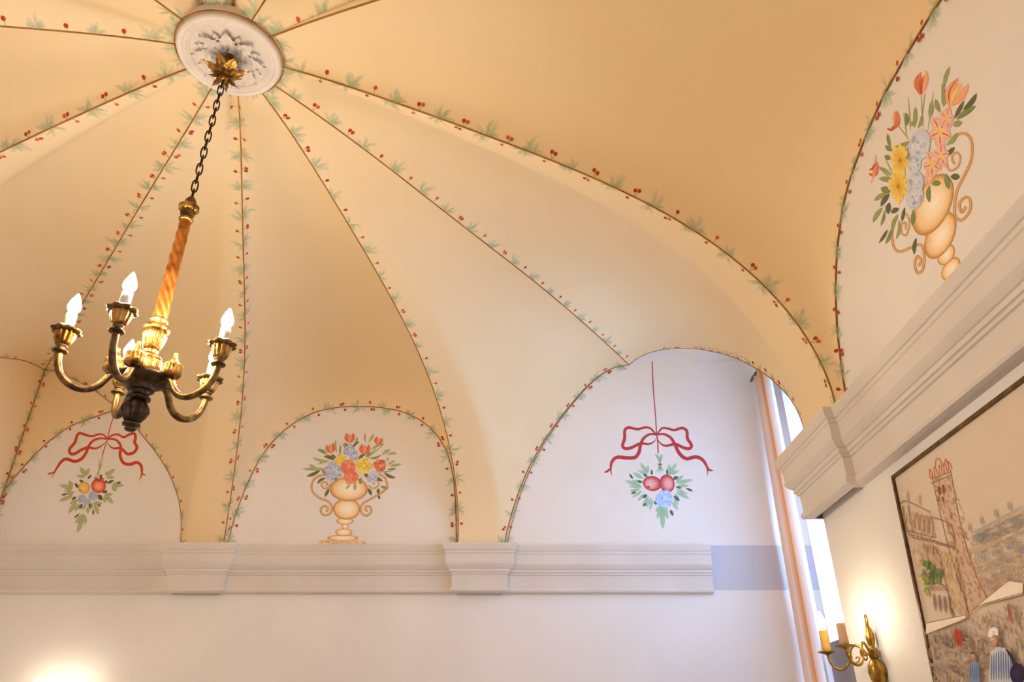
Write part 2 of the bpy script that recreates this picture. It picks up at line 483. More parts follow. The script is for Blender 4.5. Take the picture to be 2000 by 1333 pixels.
# soffit of the niche: the arch carried through the thickness of the wall
so = MB()
path = [p for p in arch['ni']]
crn = [p for p in path if p.x > RX - 0.02]
prof = [(p.y, p.z) for p in crn]
prof = [(YB, prof[0][1] + 0.01)] + prof
n = len(prof)
for (y, z) in prof:
    so.vert((RX, y, z)); so.vert((NX, y, z + 0.03))
for i in range(n - 1): so.face(2 * i, 2 * i + 1, 2 * i + 3, 2 * i + 2)
st = [p for p in path if p.x <= RX - 0.02] + [Vector((RX, crn[0].y, crn[0].z - 0.001))]
b = len(so.v)
for p in st:
    so.vert((p.x, p.y, p.z + 0.001)); so.vert((p.x, YB, p.z + 0.011))
for i in range(len(st) - 1): so.face(b + 2 * i, b + 2 * i + 1, b + 2 * i + 3, b + 2 * i + 2)
soff = so.build('arch_soffit', 'wall', wall_right, fix=False)

# niche window: frame, mullions, panes, gray shutter panel below
M['frame'] = mottled('white_window_paint', lin('#dfe2e6'), lin('#e6e8ec'), 6.0, 0.5)
M['shutter'] = mottled('grey_shutter_paint', lin('#8d8a93'), lin('#97949c'), 6.0, 0.6)
def glass_mat():
    m, nt, N, L, b = new_mat('window_glass')
    tr = N.new('ShaderNodeBsdfTransparent'); gl = N.new('ShaderNodeBsdfGlossy'); gl.inputs['Roughness'].default_value = 0.02
    fr = N.new('ShaderNodeFresnel'); mx = N.new('ShaderNodeMixShader')
    L.new(fr.outputs['Fac'], mx.inputs['Fac']); L.new(tr.outputs['BSDF'], mx.inputs[1]); L.new(gl.outputs['BSDF'], mx.inputs[2])
    L.new(mx.outputs['Shader'], N['Material Output'].inputs['Surface'])
    return m
M['glass'] = glass_mat()
def window(name, x, y0, y1, z0, z1, cols, rows, label):
    w = empty(name, (x, (y0 + y1) / 2, z0)); tag(w, label, kind='structure')
    b = w.location
    fr = MB(); t = 0.06
    fr.box((x, y0, z0), (x + 0.07, y0 + t, z1)); fr.box((x, y1 - t, z0), (x + 0.07, y1, z1))
    fr.box((x, y0, z0), (x + 0.07, y1, z0 + t)); fr.box((x, y0, z1 - t), (x + 0.07, y1, z1))
    fr.build('window_frame', 'frame', w, smooth=False, base=b)
    for i in range(1, cols):
        yy = y0 + (y1 - y0) * i / cols
        MB().box((x + 0.01, yy - 0.02, z0 + t), (x + 0.06, yy + 0.02, z1 - t)).build('mullion', 'frame', w, smooth=False, base=b)
    for j in range(1, rows):
        zz = z0 + (z1 - z0) * j / rows
        MB().box((x + 0.015, y0 + t, zz - 0.015), (x + 0.055, y1 - t, zz + 0.015)).build('glazing_bar', 'frame', w, smooth=False, base=b)
    for i in range(cols):
        for j in range(rows):
            ya = y0 + (y1 - y0) * i / cols + 0.02; yb = y0 + (y1 - y0) * (i + 1) / cols - 0.02
            za = z0 + (z1 - z0) * j / rows + 0.02; zb = z0 + (z1 - z0) * (j + 1) / rows - 0.02
            MB().quad((x + 0.035, ya, za), (x + 0.035, yb, za), (x + 0.035, yb, zb), (x + 0.035, ya, zb)).build('pane', 'glass', w, smooth=False, base=b)
    return w
WZ0, WZ1 = 1.0, 4.35
window('window_1', NX, NY + 0.1, YB - 0.20, WZ0, WZ1, 3, 4, 'tall white window in the arched niche behind the curtains')
wb = MB()
wb.box((NX, NY, 0), (NX + TW, YB, WZ0)); wb.box((NX, NY, WZ1), (NX + TW, YB, ZT))
wb.box((NX, NY, WZ0), (NX + TW, NY + 0.1, WZ1)); wb.box((NX, YB - 0.20, WZ0), (NX + TW, YB, WZ1))
tag(wb.build('wall_niche', 'wall', None, smooth=False), 'outer wall around the niche window', kind='structure')
window('added_window', XR + 0.16, W2[0], W2[1], W2[2], W2[3], 2, 3, 'unseen white casement window added beside the viewer for daylight')  # out of view, added to let more daylight into the room
portal((NX + 0.02, (NY + YB - 0.2) / 2, (WZ0 + WZ1) / 2), (0, math.pi / 2, 0), WZ1 - WZ0, YB - NY - 0.30)
portal((XR + 0.15, (W2[0] + W2[1]) / 2, (W2[2] + W2[3]) / 2), (0, math.pi / 2, 0), W2[3] - W2[2], W2[1] - W2[0])

# cornice profile (projection, height below the top edge)
zt_c = onY(700, 1063, YB - 0.12).z
PROF = [(0.0, 0.0), (0.122, 0.0), (0.124, -0.012), (0.118, -0.035), (0.112, -0.052), (0.104, -0.056), (0.104, -0.074), (0.098, -0.079),
        (0.096, -0.10), (0.094, -0.142), (0.100, -0.146), (0.098, -0.158), (0.086, -0.176), (0.074, -0.190), (0.066, -0.193), (0.066, -0.214),
        (0.056, -0.217), (0.054, -0.231), (0.044, -0.234), (0.040, -0.330), (0.052, -0.334), (0.056, -0.350), (0.050, -0.362), (0.030, -0.368), (0.0, -0.372)]
def cornice(name, plan, label, drops=None, flip=1):
    """sweep the moulding along a plan line; the room lies to the left of the line if flip=1"""
    m = MB(); P = [Vector((x, y)) for x, y in plan]
    nor = []
    for a, b in zip(P, P[1:]):
        d = (b - a).normalized(); nor.append(Vector((-d.y, d.x)) * flip)
    k = len(PROF)
    for i, p in enumerate(P):
        if i == 0: o = nor[0]
        elif i == len(P) - 1: o = nor[-1]
        else: o = (nor[i - 1] + nor[i]) / (1 + nor[i - 1].dot(nor[i]))
        for (pr, dz) in PROF:
            m.vert((p.x + o.x * pr, p.y + o.y * pr, zt_c + dz))
    for i in range(len(P) - 1):
        for j in range(k - 1):
            a = i * k + j; m.face(a, a + 1, a + k + 1, a + k)
    m.f.append(tuple(range(k))); m.f.append(tuple((len(P) - 1) * k + j for j in range(k)))
    return tag(m.build(name, 'trim', None, smooth=False), label, kind='structure')
RS = 0.045
c1a, c1b = onY(335, 1135, YB - 0.09).x, onY(428, 1135, YB - 0.09).x
c2a, c2b = onY(892.7, 1135, YB - 0.09).x, onY(980.5, 1135, YB - 0.09).x
endx = onY(1391, 1120, YB - 0.06).x
plan = [(endx, YB), (c2b - RS, YB), (c2b - RS, YB - RS), (c2a + RS, YB - RS), (c2a + RS, YB), (c1b - RS, YB), (c1b - RS, YB - RS), (c1a + RS, YB - RS), (c1a + RS, YB), (XL, YB)]
plan = [(endx, YB), (c2b, YB), (c2b, YB - RS), (c2a, YB - RS), (c2a, YB), (c1b, YB), (c1b, YB - RS), (c1a, YB - RS), (c1a, YB), (XL, YB)]
cornice('trim_1', plan, 'grey-white moulded stucco cornice with two corbels along the back wall')
cg = rib['G'][-1].y
plan = [(XR, YF), (XR, 2 * CEN.y - cg - 0.5), (XR, cg + 0.03), (XR - RS, cg + 0.03), (XR - RS, NY), (XR + 0.14, NY)]
cornice('trim_2', plan, 'grey-white moulded stucco cornice ending at the window niche on the right wall')
plan = [(XL, YB), (XL, rib['B'][-1].y + .5), (XL + RS, rib['B'][-1].y + .5), (XL + RS, rib['B'][-1].y), (XL, rib['B'][-1].y), (XL, rib['A'][-1].y), (XL + RS, rib['A'][-1].y), (XL + RS, rib['A'][-1].y - .5), (XL, rib['A'][-1].y - .5), (XL, YF)]
cornice('trim_3', plan, 'grey-white moulded stucco cornice along the left wall')
cornice('trim_4', [(XL, YF), (XR, YF)], 'grey-white moulded stucco cornice above the viewer')
b = MB()
z0, z1 = onY(1450, 1153, YB).z, onY(1450, 1066, YB).z
b.box((endx - 0.02, YB - 0.004, z0), (NX, YB + 0.001, z1))
tag(b.build('painted_band', 'band', wall_back, smooth=False), 'flat grey painted band continuing the cornice')
# ------------------------------------------------------------------ painted vine borders
GREEN0 = lin('#a0b384', 0.85); GREEN1 = lin('#b3c2a0', 0.7); PALE = lin('#c3d0c6', 0.12)
WGREEN0 = lin('#93b092', 0.95); WGREEN1 = lin('#aac4ac', 0.8); WPALE = lin('#c6d6cc', 0.3)
BERRY = lin('#a83a22', 1); BERRY2 = lin('#cc6a50', 1)
M['stem'] = mottled('brown_line_paint', lin('#8a5220'), lin('#b0793a'), 9.0, 0.8, lo=0.3, hi=0.7)
def mix(a, b, t): return tuple(x * (1 - t) + y * t for x, y in zip(a, b))
LAY = [0.0]
class Frame:
    """local patch on a painted surface: a runs along the line, b away from it"""
    def __init__(self, p, T, S, N, bvh):
        self.p, self.T, self.S, self.N, self.bvh = p, T, S, N, bvh
    def at(self, a, b, lift=0.0015):
        q = self.p + self.T * a + self.S * b
        if self.bvh is not None:
            loc, nor, idx, d = self.bvh.find_nearest(q)
            if loc is not None:
                if nor.dot(self.N) < 0: nor = -nor
                return loc + nor * lift
        return q + self.N * lift
def ribbon(mb, put, pts, w, c0, c1, edge=0.35, n=8, tip=0.25, belly=0.45, lift=0.0015):
    """brush stroke: pts (a,b) control points, widest at `belly`, soft at its edges"""
    P = [Vector((x, y)) for x, y in pts]
    dd = [0.0]
    for i in range(1, len(P)): dd.append(dd[-1] + (P[i] - P[i - 1]).length)
    rows = []
    for k in range(n + 1):
        s = dd[-1] * k / n; i = 0
        while i < len(P) - 2 and dd[i + 1] < s: i += 1
        seg = max(dd[i + 1] - dd[i], 1e-9)
        q = P[i].lerp(P[i + 1], (s - dd[i]) / seg); d = (P[i + 1] - P[i]).normalized()
        t = k / n
        prof = (tip + (1 - tip) * math.sin(math.pi * min(1, t / (2 * belly)))) if t < belly else math.cos(math.pi / 2 * ((t - belly) / (1 - belly)) ** 1.6)
        hw = w / 2 * max(prof, 0.06)
        nn = Vector((-d.y, d.x)); c = mix(c0, c1, t); ce = (c[0], c[1], c[2], c[3] * edge)
        rows.append([mb.vert(put(*(q + nn * hw), lift), ce), mb.vert(put(*q, lift), c), mb.vert(put(*(q - nn * hw), lift), ce)])
    for r0, r1_ in zip(rows, rows[1:]):
        mb.face(r0[0], r0[1], r1_[1], r1_[0]); mb.face(r0[1], r0[2], r1_[2], r1_[1])
def disc(mb, put, x, y, rx, ry, cc, ce, n=10, rot=0.0, lift=0.0015, ring=0.0):
    c = mb.vert(put(x, y, lift), cc); L = []; ca, sa = math.cos(rot), math.sin(rot)
    for i in range(n):
        a = 2 * math.pi * i / n
        px, py = rx * math.cos(a), ry * math.sin(a)
        L.append(mb.vert(put(x + px * ca - py * sa, y + px * sa + py * ca, lift), ce))
    for i in range(n): mb.face(c, L[i], L[(i + 1) % n])
def sprig(fr, size, seed, wall=False):
    r = random.Random(seed); mb = MB()
    g0, g1, pl = (WGREEN0, WGREEN1, WPALE) if wall else (GREEN0, GREEN1, PALE)
    angs = r.choice(([-66, -24, 12, 58], [-62, -30, 4, 34, 66], [-70, -38, -8, 30, 62]))
    for k, a in enumerate(angs):
        if r.random() < 0.1: continue
        a += r.uniform(-9, 9); L = size * r.uniform(0.6, 1.05) * (1.0 if abs(a) < 50 else 0.85)
        an = math.radians(a); bend = r.uniform(-0.3, 0.3)
        st = (size * 0.12 * math.sin(an), size * 0.08)
        mid = (L * 0.55 * math.sin(an), L * 0.5 * math.cos(an) + size * .04)
        en = (L * math.sin(an + bend), L * math.cos(an + bend) + size * .02)
        ribbon(mb, fr.at, [st, mid, en], size * r.uniform(0.22, 0.32), g0 if r.random() < .6 else g1, pl, 0.3, 7, 0.3, 0.55, lift=0.0016 + 0.0002 * k)
    ribbon(mb, fr.at, [(0, 0), (0, size * .25)], size * .07, g0, g1, 0.6, 3)
    return mb
def decorate(line, key, sides, spacing, phase, size, parent, u0=0.0, u1=1.0, rad=0.0042):
    """paint one vine: a brown stem, leaf sprigs and berries. sides: list of (bvh or None, wall normal or None, side vector hint, strength)"""
    m = MB(); n = max(12, int(plen(line) / 0.06))
    ln = resample(line, n)
    m.tube(ln, rad, 6)
    stem = m.build('vine_stem', 'stem', parent)
    L = plen(ln); fine = resample(ln, max(40, int(L / 0.01)))
    def at(s):
        f = s / L * (len(fine) - 1); i = max(0, min(int(f), len(fine) - 2))
        T = (fine[min(i + 3, len(fine) - 1)] - fine[max(i - 3, 0)]).normalized()
        return fine[i].lerp(fine[i + 1], f - i), T
    for si, (bvh, nrm, hint, wall) in enumerate(sides):
        bm = MB(); k = 0
        s = L * u0 + phase + si * spacing * 0.12
        while s < L * u1 - 0.02:
            p, T = at(s)
            S = hint(p) if callable(hint) else Vector(hint)
            if bvh is not None:
                q, nor, _, _ = bvh.find_nearest(p + (S - T * S.dot(T)).normalized() * 0.06)
                S = q - p; N = nor
                if N.z > 0: N = -N
            else: N = Vector(nrm)
            S = (S - T * S.dot(T)).normalized()
            fr = Frame(p, T, S, N, bvh)
            if k % 2 == 0:
                o = sprig(fr, size * rng.uniform(0.85, 1.15), rng.random(), wall).build('leaf_sprig', 'paint', stem, smooth=False, fix=False)
            else:
                two = rng.random() < 0.42; h = size * rng.uniform(0.3, 0.42)
                for dx in ((-0.011, 0.011) if two else (rng.uniform(-0.006, 0.006),)):
                    hh = h + rng.uniform(-0.006, 0.006)
                    ribbon(bm, fr.at, [(0, 0), (dx, hh)], 0.0035, GREEN0, GREEN0, 0.6, 3)
                    disc(bm, fr.at, dx, hh, 0.0105, 0.0125, BERRY, BERRY2 if rng.random() < .4 else BERRY, 9, lift=0.0022)
            k += 1; s += spacing / 2
        if bm.v: tag(bm.build('berries', 'paint', stem, smooth=False, fix=False), kind='stuff')
    return stem
gd = gore_bvh
def toward(a):  # hint: direction around the vault centre, +1 counter-clockwise
    def f(p):
        d = p - CEN; return Vector((-d.y, d.x, 0)) * a
    return f
def rib_sides(name):
    out = []
    for ga, gb in ((g[0], g[2]) for g in gores):
        if ga == name: out.append((gd[ga + gb], None, toward(1), False))
        if gb == name: out.append((gd[ga + gb], None, toward(-1), False))
    return out
def cut(r, a): return [p for p in r if hyp(p) > a]
RM = 0.25
def first_on_rim(r):
    q = cut(r, RM + 0.012); p0 = r[len(r) - len(q) - 1]
    f = (RM + 0.005 - hyp(p0)) / max(hyp(q[0]) - hyp(p0), 1e-6)
    return [p0.lerp(q[0], f)] + q
ORDER = {'G': (0.07, 1), 'F': (0.12, 1), 'E': (0.1, 1), 'D': (0.06, 1), 'C': (0.05, 1), 'B': (0.1, .62), 'A': (0.1, .5), 'H': (.06, .5), 'C1': (.06, .3), 'D1': (.06, .15), 'E1': (.06, .15), 'F1': (.06, .2)}
for nm, (ph, u1) in ORDER.items():
    sd = rib_sides(nm)
    if nm in ('F', 'E'): sd = [s for s in sd if s[2](CEN + Vector((0, 1, 0))).x > 0]      # painted on one side only
    if nm in ('H', 'C1', 'D1', 'E1', 'F1', 'A'): sd = sd[:1] if nm != 'A' else sd[1:]
    decorate(first_on_rim(rib[nm]), nm, sd, 0.25, ph, 0.10, ceiling, u1=u1)
up = (0, 0, 1)
def arch_sides(key, nrm, inward, vault=True, wallside=True):
    o = []
    if vault: o.append((gd[key], None, lambda p: -inward(p), False))
    if wallside: o.append((None, nrm, inward, True))
    return o
c2 = Vector(((arch['a2'][0].x + arch['a2'][-1].x) / 2, BY, ZS + 0.3))
c3 = Vector((1.2, BY, ZS + 0.5)); c1 = Vector((-3.55, BY, ZS + .4)); cr = Vector((RX, ax_y, ZS + .4)); cn = Vector((RX, 5.4, ZS + .3))
decorate(arch['a2'], 'a2', arch_sides('ED', (0, -1, 0), lambda p: c2 - p), 0.25, 0.06, 0.09, ceiling)
decorate(arch['a3'], 'a3', arch_sides('FE', (0, -1, 0), lambda p: c3 - p), 0.25, 0.06, 0.09, ceiling)
decorate(arch['ni'], 'ni', arch_sides('GF', (0, -1, 0), lambda p: cn - p, True, False), 0.25, 0.1, 0.09, ceiling, u1=.93)
decorate([p + (c3 - p).normalized() * (0.03 * (1 - i / 50)) + Vector((0, -.001, 0)) for i, p in enumerate(arch['a3'])], 'a3b', [], .25, .1, .08, ceiling, rad=0.003)
decorate(arch['a1r'], 'a1r', arch_sides('DC', (0, -1, 0), lambda p: c1 - p, True, False), 0.24, 0.08, 0.08, ceiling)
decorate(arch['kb'], 'kb', arch_sides('DC', (0, -1, 0), lambda p: c1 - p, True, False), 0.24, 0.1, 0.08, ceiling)
decorate(arch['kl'], 'kl', arch_sides('CB', (1, 0, 0), lambda p: c1 - p, True, False), 0.24, 0.1, 0.08, ceiling, u1=.6)
decorate(arch['a1l'], 'a1l', [(None, (0, -1, 0), lambda p: c1 - p, False), (None, (0, -1, 0), lambda p: p - c1, False)], 0.25, 0.1, 0.085, ceiling)
decorate([Vector((LX + .004, BY - .004, ZS)), endC + Vector((.004, -.004, 0))], 'cl', [(None, (0, -1, 0), (1, 0, 0), False), (None, (1, 0, 0), (0, -1, 0), False)], 0.22, 0.08, 0.08, ceiling)
decorate(arch['r1'], 'r1', arch_sides('HG', (-1, 0, 0), lambda p: cr - p), 0.215, 0.05, 0.085, ceiling, u0=.3)
# wreath of leaves around the plaster rosette
wr = MB().tube([Vector((CEN.x + (RM + .012) * math.cos(2 * math.pi * i / 60), CEN.y + (RM + .012) * math.sin(2 * math.pi * i / 60), TOP - 0.001)) for i in range(60)], 0.004, 5, closed=True).build('vine_ring', 'stem', ceiling)
allv = [(MBv) for MBv in gores]
ringz = {}
for i in range(22):
    a = 2 * math.pi * (i + 0.5) / 22 + rng.uniform(-.06, .06)
    d = Vector((math.cos(a), math.sin(a), 0)); p = CEN + d * (RM + .01)
    best = min(((g.find_nearest(p + d * .04), g) for g in gd.values()), key=lambda q: q[0][3])
    p = best[0][0] - d * .04
    N = best[0][1]; N = -N if N.z > 0 else N
    sprig(Frame(p, Vector((-d.y, d.x, 0)), d, N, best[1]), rng.uniform(.075, .1), rng.random(), False).build('leaf_sprig', 'paint', wr, smooth=False, fix=False)
# ------------------------------------------------------------------ wall paintings (flat paint on the plaster)
class Canvas:
    def __init__(self, to3d, normal, ox, oy, k, parent, base=None):
        self.t, self.n, self.ox, self.oy, self.k, self.parent, self.base = to3d, Vector(normal), ox, oy, k, parent, base
        self.lift = 0.0010; self.mb = None
    def put(self, x, y, lift):
        return self.t(self.ox + x / self.k, self.oy + y / self.k) + self.n * self.lift
    def start(self): self.mb = MB(); return self
    def end(self, name, parent=None, label=None):
        o = self.mb.build(name, 'paint', parent or self.parent, smooth=False, fix=False, base=self.base)
        if label: o['label'] = label
        return o
    def bump(self): self.lift += 0.000012
    def stroke(self, pts, w, col, c2=None, edge=0.6, n=None, tip=0.5, belly=0.5):
        self.bump()
        P = self.curve(pts) if len(pts) > 2 else pts
        ribbon(self.mb, self.put, P, w, col, c2 or col, edge, n or max(6, len(P)), tip, belly)
    def curve(self, pts, m=6):
        P = [Vector(p) for p in pts]; out = []
        for i in range(len(P) - 1):
            p0 = P[max(i - 1, 0)]; p1 = P[i]; p2 = P[i + 1]; p3 = P[min(i + 2, len(P) - 1)]
            for j in range(m):
                t = j / m
                out.append(0.5 * ((2 * p1) + (p2 - p0) * t + (2 * p0 - 5 * p1 + 4 * p2 - p3) * t * t + (3 * p1 - p0 - 3 * p2 + p3) * t ** 3))
        out.append(P[-1]); return [(q.x, q.y) for q in out]
    def even(self, pts, w, col, edge=0.7):   # line of even width
        self.bump(); P = self.curve(pts) if len(pts) > 2 else [Vector(p) for p in pts]
        P = [Vector(p) for p in P]; rows = []
        for i, q in enumerate(P):
            d = (P[min(i + 1, len(P) - 1)] - P[max(i - 1, 0)]).normalized(); nn = Vector((-d.y, d.x)) * (w / 2)
            ce = (col[0], col[1], col[2], col[3] * edge)
            rows.append([self.mb.vert(self.put(*(q + nn), 0), ce), self.mb.vert(self.put(*q, 0), col), self.mb.vert(self.put(*(q - nn), 0), ce)])
        for a, b in zip(rows, rows[1:]):
            self.mb.face(a[0], a[1], b[1], b[0]); self.mb.face(a[1], a[2], b[2], b[1])
    def leaf(self, x0, y0, x1, y1, w, col, c2=None, bend=0.0):
        mx, my_ = (x0 + x1) / 2 - (y1 - y0) * bend, (y0 + y1) / 2 + (x1 - x0) * bend
        self.stroke([(x0, y0), (mx, my_), (x1, y1)], w, col, c2, 0.85, 8, 0.15, 0.45)
    def blob(self, x, y, rx, ry, cc, ce, rot=0.0, n=20):
        self.bump(); disc(self.mb, self.put, x, y, rx, ry, cc, ce, n, math.radians(rot))
    def poly(self, pts, col, cs=None):
        self.bump(); ids = [self.mb.vert(self.put(x, y, 0), (cs[i] if cs else col)) for i, (x, y) in enumerate(pts)]
        self.mb.face(*ids)
    def shell(self, cx, cy, rx, ry, light, mid, dark, rot=0.0, lx=0.1, ly=-0.1, n=24):
        """rounded body painted light in the middle and ochre at the rim"""
        self.bump(); ca, sa = math.cos(math.radians(rot)), math.sin(math.radians(rot))
        def q(a, f):
            px, py = rx * (f * math.cos(a) + lx * (1 - f)), ry * (f * math.sin(a) + ly * (1 - f))
            return self.put(cx + px * ca - py * sa, cy + px * sa + py * ca, 0)
        c = self.mb.vert(q(0, 0), light); rings = []
        for f, col in ((0.45, mix(light, mid, .35)), (0.8, mid), (1.0, dark)):
            rings.append([self.mb.vert(q(2 * math.pi * i / n, f), col) for i in range(n)])
        for i in range(n):
            j = (i + 1) % n
            self.mb.face(c, rings[0][i], rings[0][j])
            for a, b in zip(rings, rings[1:]): self.mb.face(a[i], b[i], b[j], a[j])
wall_t = lambda u, v: onY(u, v, YB)
right_t = lambda u, v: onX(u, v, XR)
OL, OM, OD = lin('#f6ead4'), lin('#e2c08a'), lin('#b27c3c')
LG, LM, LD = lin('#aeb480'), lin('#8a955e'), lin('#64634a')
def tulip(c, x, y, s, col, hi, ang=0.0):
    a = math.radians(ang); ca, sa = math.cos(a), math.sin(a)
    R = lambda px, py: (x + (px * ca - py * sa) * s, y + (px * sa + py * ca) * s)
    for pts, w, cc in (([(0, 38), (-30, 8), (-26, -45)], 34, col), ([(0, 38), (30, 8), (30, -48)], 34, col), ([(0, 40), (2, 0), (0, -40)], 36, hi), ([(-4, 36), (-24, 0), (-40, -26)], 12, col), ([(4, 36), (26, 0), (22, -55)], 8, mix(col, LD, .4))):
        c.stroke([R(*p) for p in pts], w * s, cc, mix(cc, col, .5), 0.85, 8, .35, .5)
def ruffle(c, x, y, r, c0, c1, c2, n=9, seed=1):
    q = random.Random(seed)
    c.blob(x, y, r * .95, r * .9, c0, c1)
    for k in range(n):
        a = 2 * math.pi * k / n + q.uniform(-.2, .2); d = r * q.uniform(.55, .8)
        c.blob(x + d * math.cos(a), y + d * math.sin(a), r * q.uniform(.28, .4), r * q.uniform(.22, .34), q.choice((c0, c1)), q.choice((c1, c2)), q.uniform(0, 180), 10)
    for k in range(5):
        a = q.uniform(0, 6.28); d = r * q.uniform(.1, .45)
        c.even([(x + d * math.cos(a), y + d * math.sin(a)), (x + d * math.cos(a + .7), y + d * math.sin(a + .7)), (x + d * math.cos(a + 1.4), y + d * math.sin(a + 1.4))], r * .09, c2)
BL0, BL1, BL2 = lin('#b4bcd0'), lin('#8f9cc0'), lin('#d2d6e0')
YE0, YE1, YE2 = lin('#e6cf6c'), lin('#d4b548'), lin('#b08f30')
RE0, RE1, RE2 = lin('#e8a288'), lin('#d8785a'), lin('#b4523c')

# ---- vase of flowers in the middle lunette of the back wall
c = Canvas(wall_t, (0, -1, 0), 580, 830, 5.333, wall_back)
vase = c.start()
c.poly([(225, 1205), (722, 1198), (722, 1268), (225, 1268)], None, [lin('#d9bd95'), lin('#e6d3b4'), lin('#d2b48a'), lin('#e2caa4')])
for k in range(26):
    x = 235 + rng.random() * 470; y = 1212 + rng.random() * 45
    c.stroke([(x, y), (x + rng.uniform(10, 28), y + rng.uniform(-8, 8))], 7, lin('#c39a63', .7))
c.shell(478, 1182, 162, 34, OL, OM, OD); c.shell(488, 1122, 88, 40, OL, OM, OD); c.shell(500, 1058, 36, 34, OL, OM, OD)
c.shell(500, 1005, 88, 40, OL, OM, OD); c.shell(517, 880, 142, 112, OL, OM, OD)
c.bump()
c.shell(540, 672, 200, 128, OL, OM, OD)
pv = c.end('painted_vase', label='ochre two-handled vase of flowers painted on the middle lunette'); 
def sub(canvas, parent, name, fn, label=None):
    canvas.start(); fn(); return canvas.end(name, parent, label)
HN = lin('#c48d4c'); HL = lin('#dfb67c')
def handle(c, pts, w):
    c.even(pts, w, HN); c.even(pts, w * .4, HL)
sub(c, pv, 'painted_handle', lambda: (handle(c, [(330, 522), (250, 530), (180, 570), (152, 640), (170, 710), (235, 765), (320, 800), (366, 860), (352, 918), (300, 948), (258, 925), (250, 880), (285, 850), (318, 865), (320, 892), (300, 905)], 22),
    handle(c, [(350, 610), (330, 650), (290, 666), (258, 640), (265, 605), (300, 600), (315, 622), (300, 640)], 16)))
sub(c, pv, 'painted_handle', lambda: (handle(c, [(850, 512), (915, 552), (940, 630), (930, 670), (850, 730), (745, 788), (684, 828), (664, 885), (688, 935), (735, 948), (775, 905), (762, 858), (722, 855), (714, 888), (738, 905)], 22),
    handle(c, [(745, 635), (785, 664), (835, 650), (852, 605), (825, 580), (795, 598), (806, 625)], 16)))
leaves = [(330, 470, 55, 462, 34, 0), (215, 462, 125, 415, 30, 0), (240, 480, 100, 540, 36, 2), (300, 555, 210, 618, 30, 2), (340, 380, 160, 345, 30, 0), (330, 390, 220, 415, 24, 0), (310, 310, 210, 260, 36, 1), (395, 370, 280, 330, 40, 2), (415, 290, 405, 160, 26, 0), (445, 320, 455, 210, 20, 1), (500, 250, 475, 200, 16, 1),
          (560, 235, 490, 190, 24, 2), (580, 240, 650, 175, 26, 2), (600, 200, 635, 130, 18, 1), (715, 190, 712, 85, 22, 0), (745, 190, 800, 95, 28, 0), (765, 260, 920, 205, 22, 0), (760, 350, 880, 315, 26, 1), (885, 315, 975, 262, 34, 0), (940, 315, 1045, 303, 28, 0), (930, 390, 955, 335, 22, 0), (945, 420, 1025, 375, 26, 0), (960, 430, 1088, 412, 30, 0), (940, 470, 1035, 460, 28, 1), (910, 500, 1030, 555, 34, 2), (800, 540, 895, 590, 34, 2), (720, 340, 770, 290, 26, 1), (640, 360, 720, 310, 28, 2),
          (335, 665, 290, 755, 32, 2), (740, 665, 775, 740, 36, 2), (850, 665, 845, 725, 34, 2), (850, 735, 865, 780, 24, 2), (870, 645, 945, 665, 30, 1), (700, 520, 745, 550, 40, 2), (560, 620, 510, 670, 26, 0), (610, 600, 600, 690, 34, 0), (670, 550, 660, 625, 34, 1), (430, 540, 400, 600, 26, 1), (420, 545, 360, 560, 30, 2), (260, 470, 300, 520, 28, 1), (370, 310, 400, 370, 24, 2), (495, 310, 490, 260, 20, 2)]
def lv():
    for x0, y0, x1, y1, w, k in leaves:
        col = (LG, LM, LD)[k]; c.leaf(x0, y0, x1, y1, w, col, mix(col, LM, .4), rng.uniform(-.12, .12))
    for p in (([(350, 290), (420, 420)]), ([(555, 190), (590, 330)]), ([(700, 300), (640, 430)]), ([(850, 200), (720, 380)]), ([(820, 420), (740, 430)]), ([(900, 210), (740, 340)]), ([(820, 495), (1000, 490)])):
        c.stroke(p, 9, LM)
sub(c, pv, 'painted_leaves', lv)['kind'] = 'stuff'
for x, y, s, an in ((550, 140, 1.15, 4), (350, 250, 1.1, -12), (705, 260, 1.2, 10), (848, 172, .95, 22)):
    sub(c, pv, 'painted_tulip', lambda: tulip(c, x, y, s, RE1, RE0, an))
for x, y, r, sd in ((545, 270, 60, 3), (590, 320, 55, 4), (380, 440, 62, 5), (410, 500, 60, 6), (330, 470, 45, 7), (350, 545, 50, 8), (790, 545, 58, 9)):
    sub(c, pv, 'painted_hyacinth', lambda: ruffle(c, x, y, r, BL2, BL0, BL1, 9, sd))
for x, y, r, sd in ((455, 370, 62, 2), (692, 430, 88, 5)):
    sub(c, pv, 'painted_yellow_rose', lambda: ruffle(c, x, y, r, YE0, YE0, YE1, 10, sd))
for x, y, r, sd in ((532, 445, 80, 3), (562, 545, 76, 8), (866, 425, 66, 4)):
    sub(c, pv, 'painted_red_flower', lambda: ruffle(c, x, y, r, RE0, RE1, RE1 if sd != 4 else RE2, 9, sd))

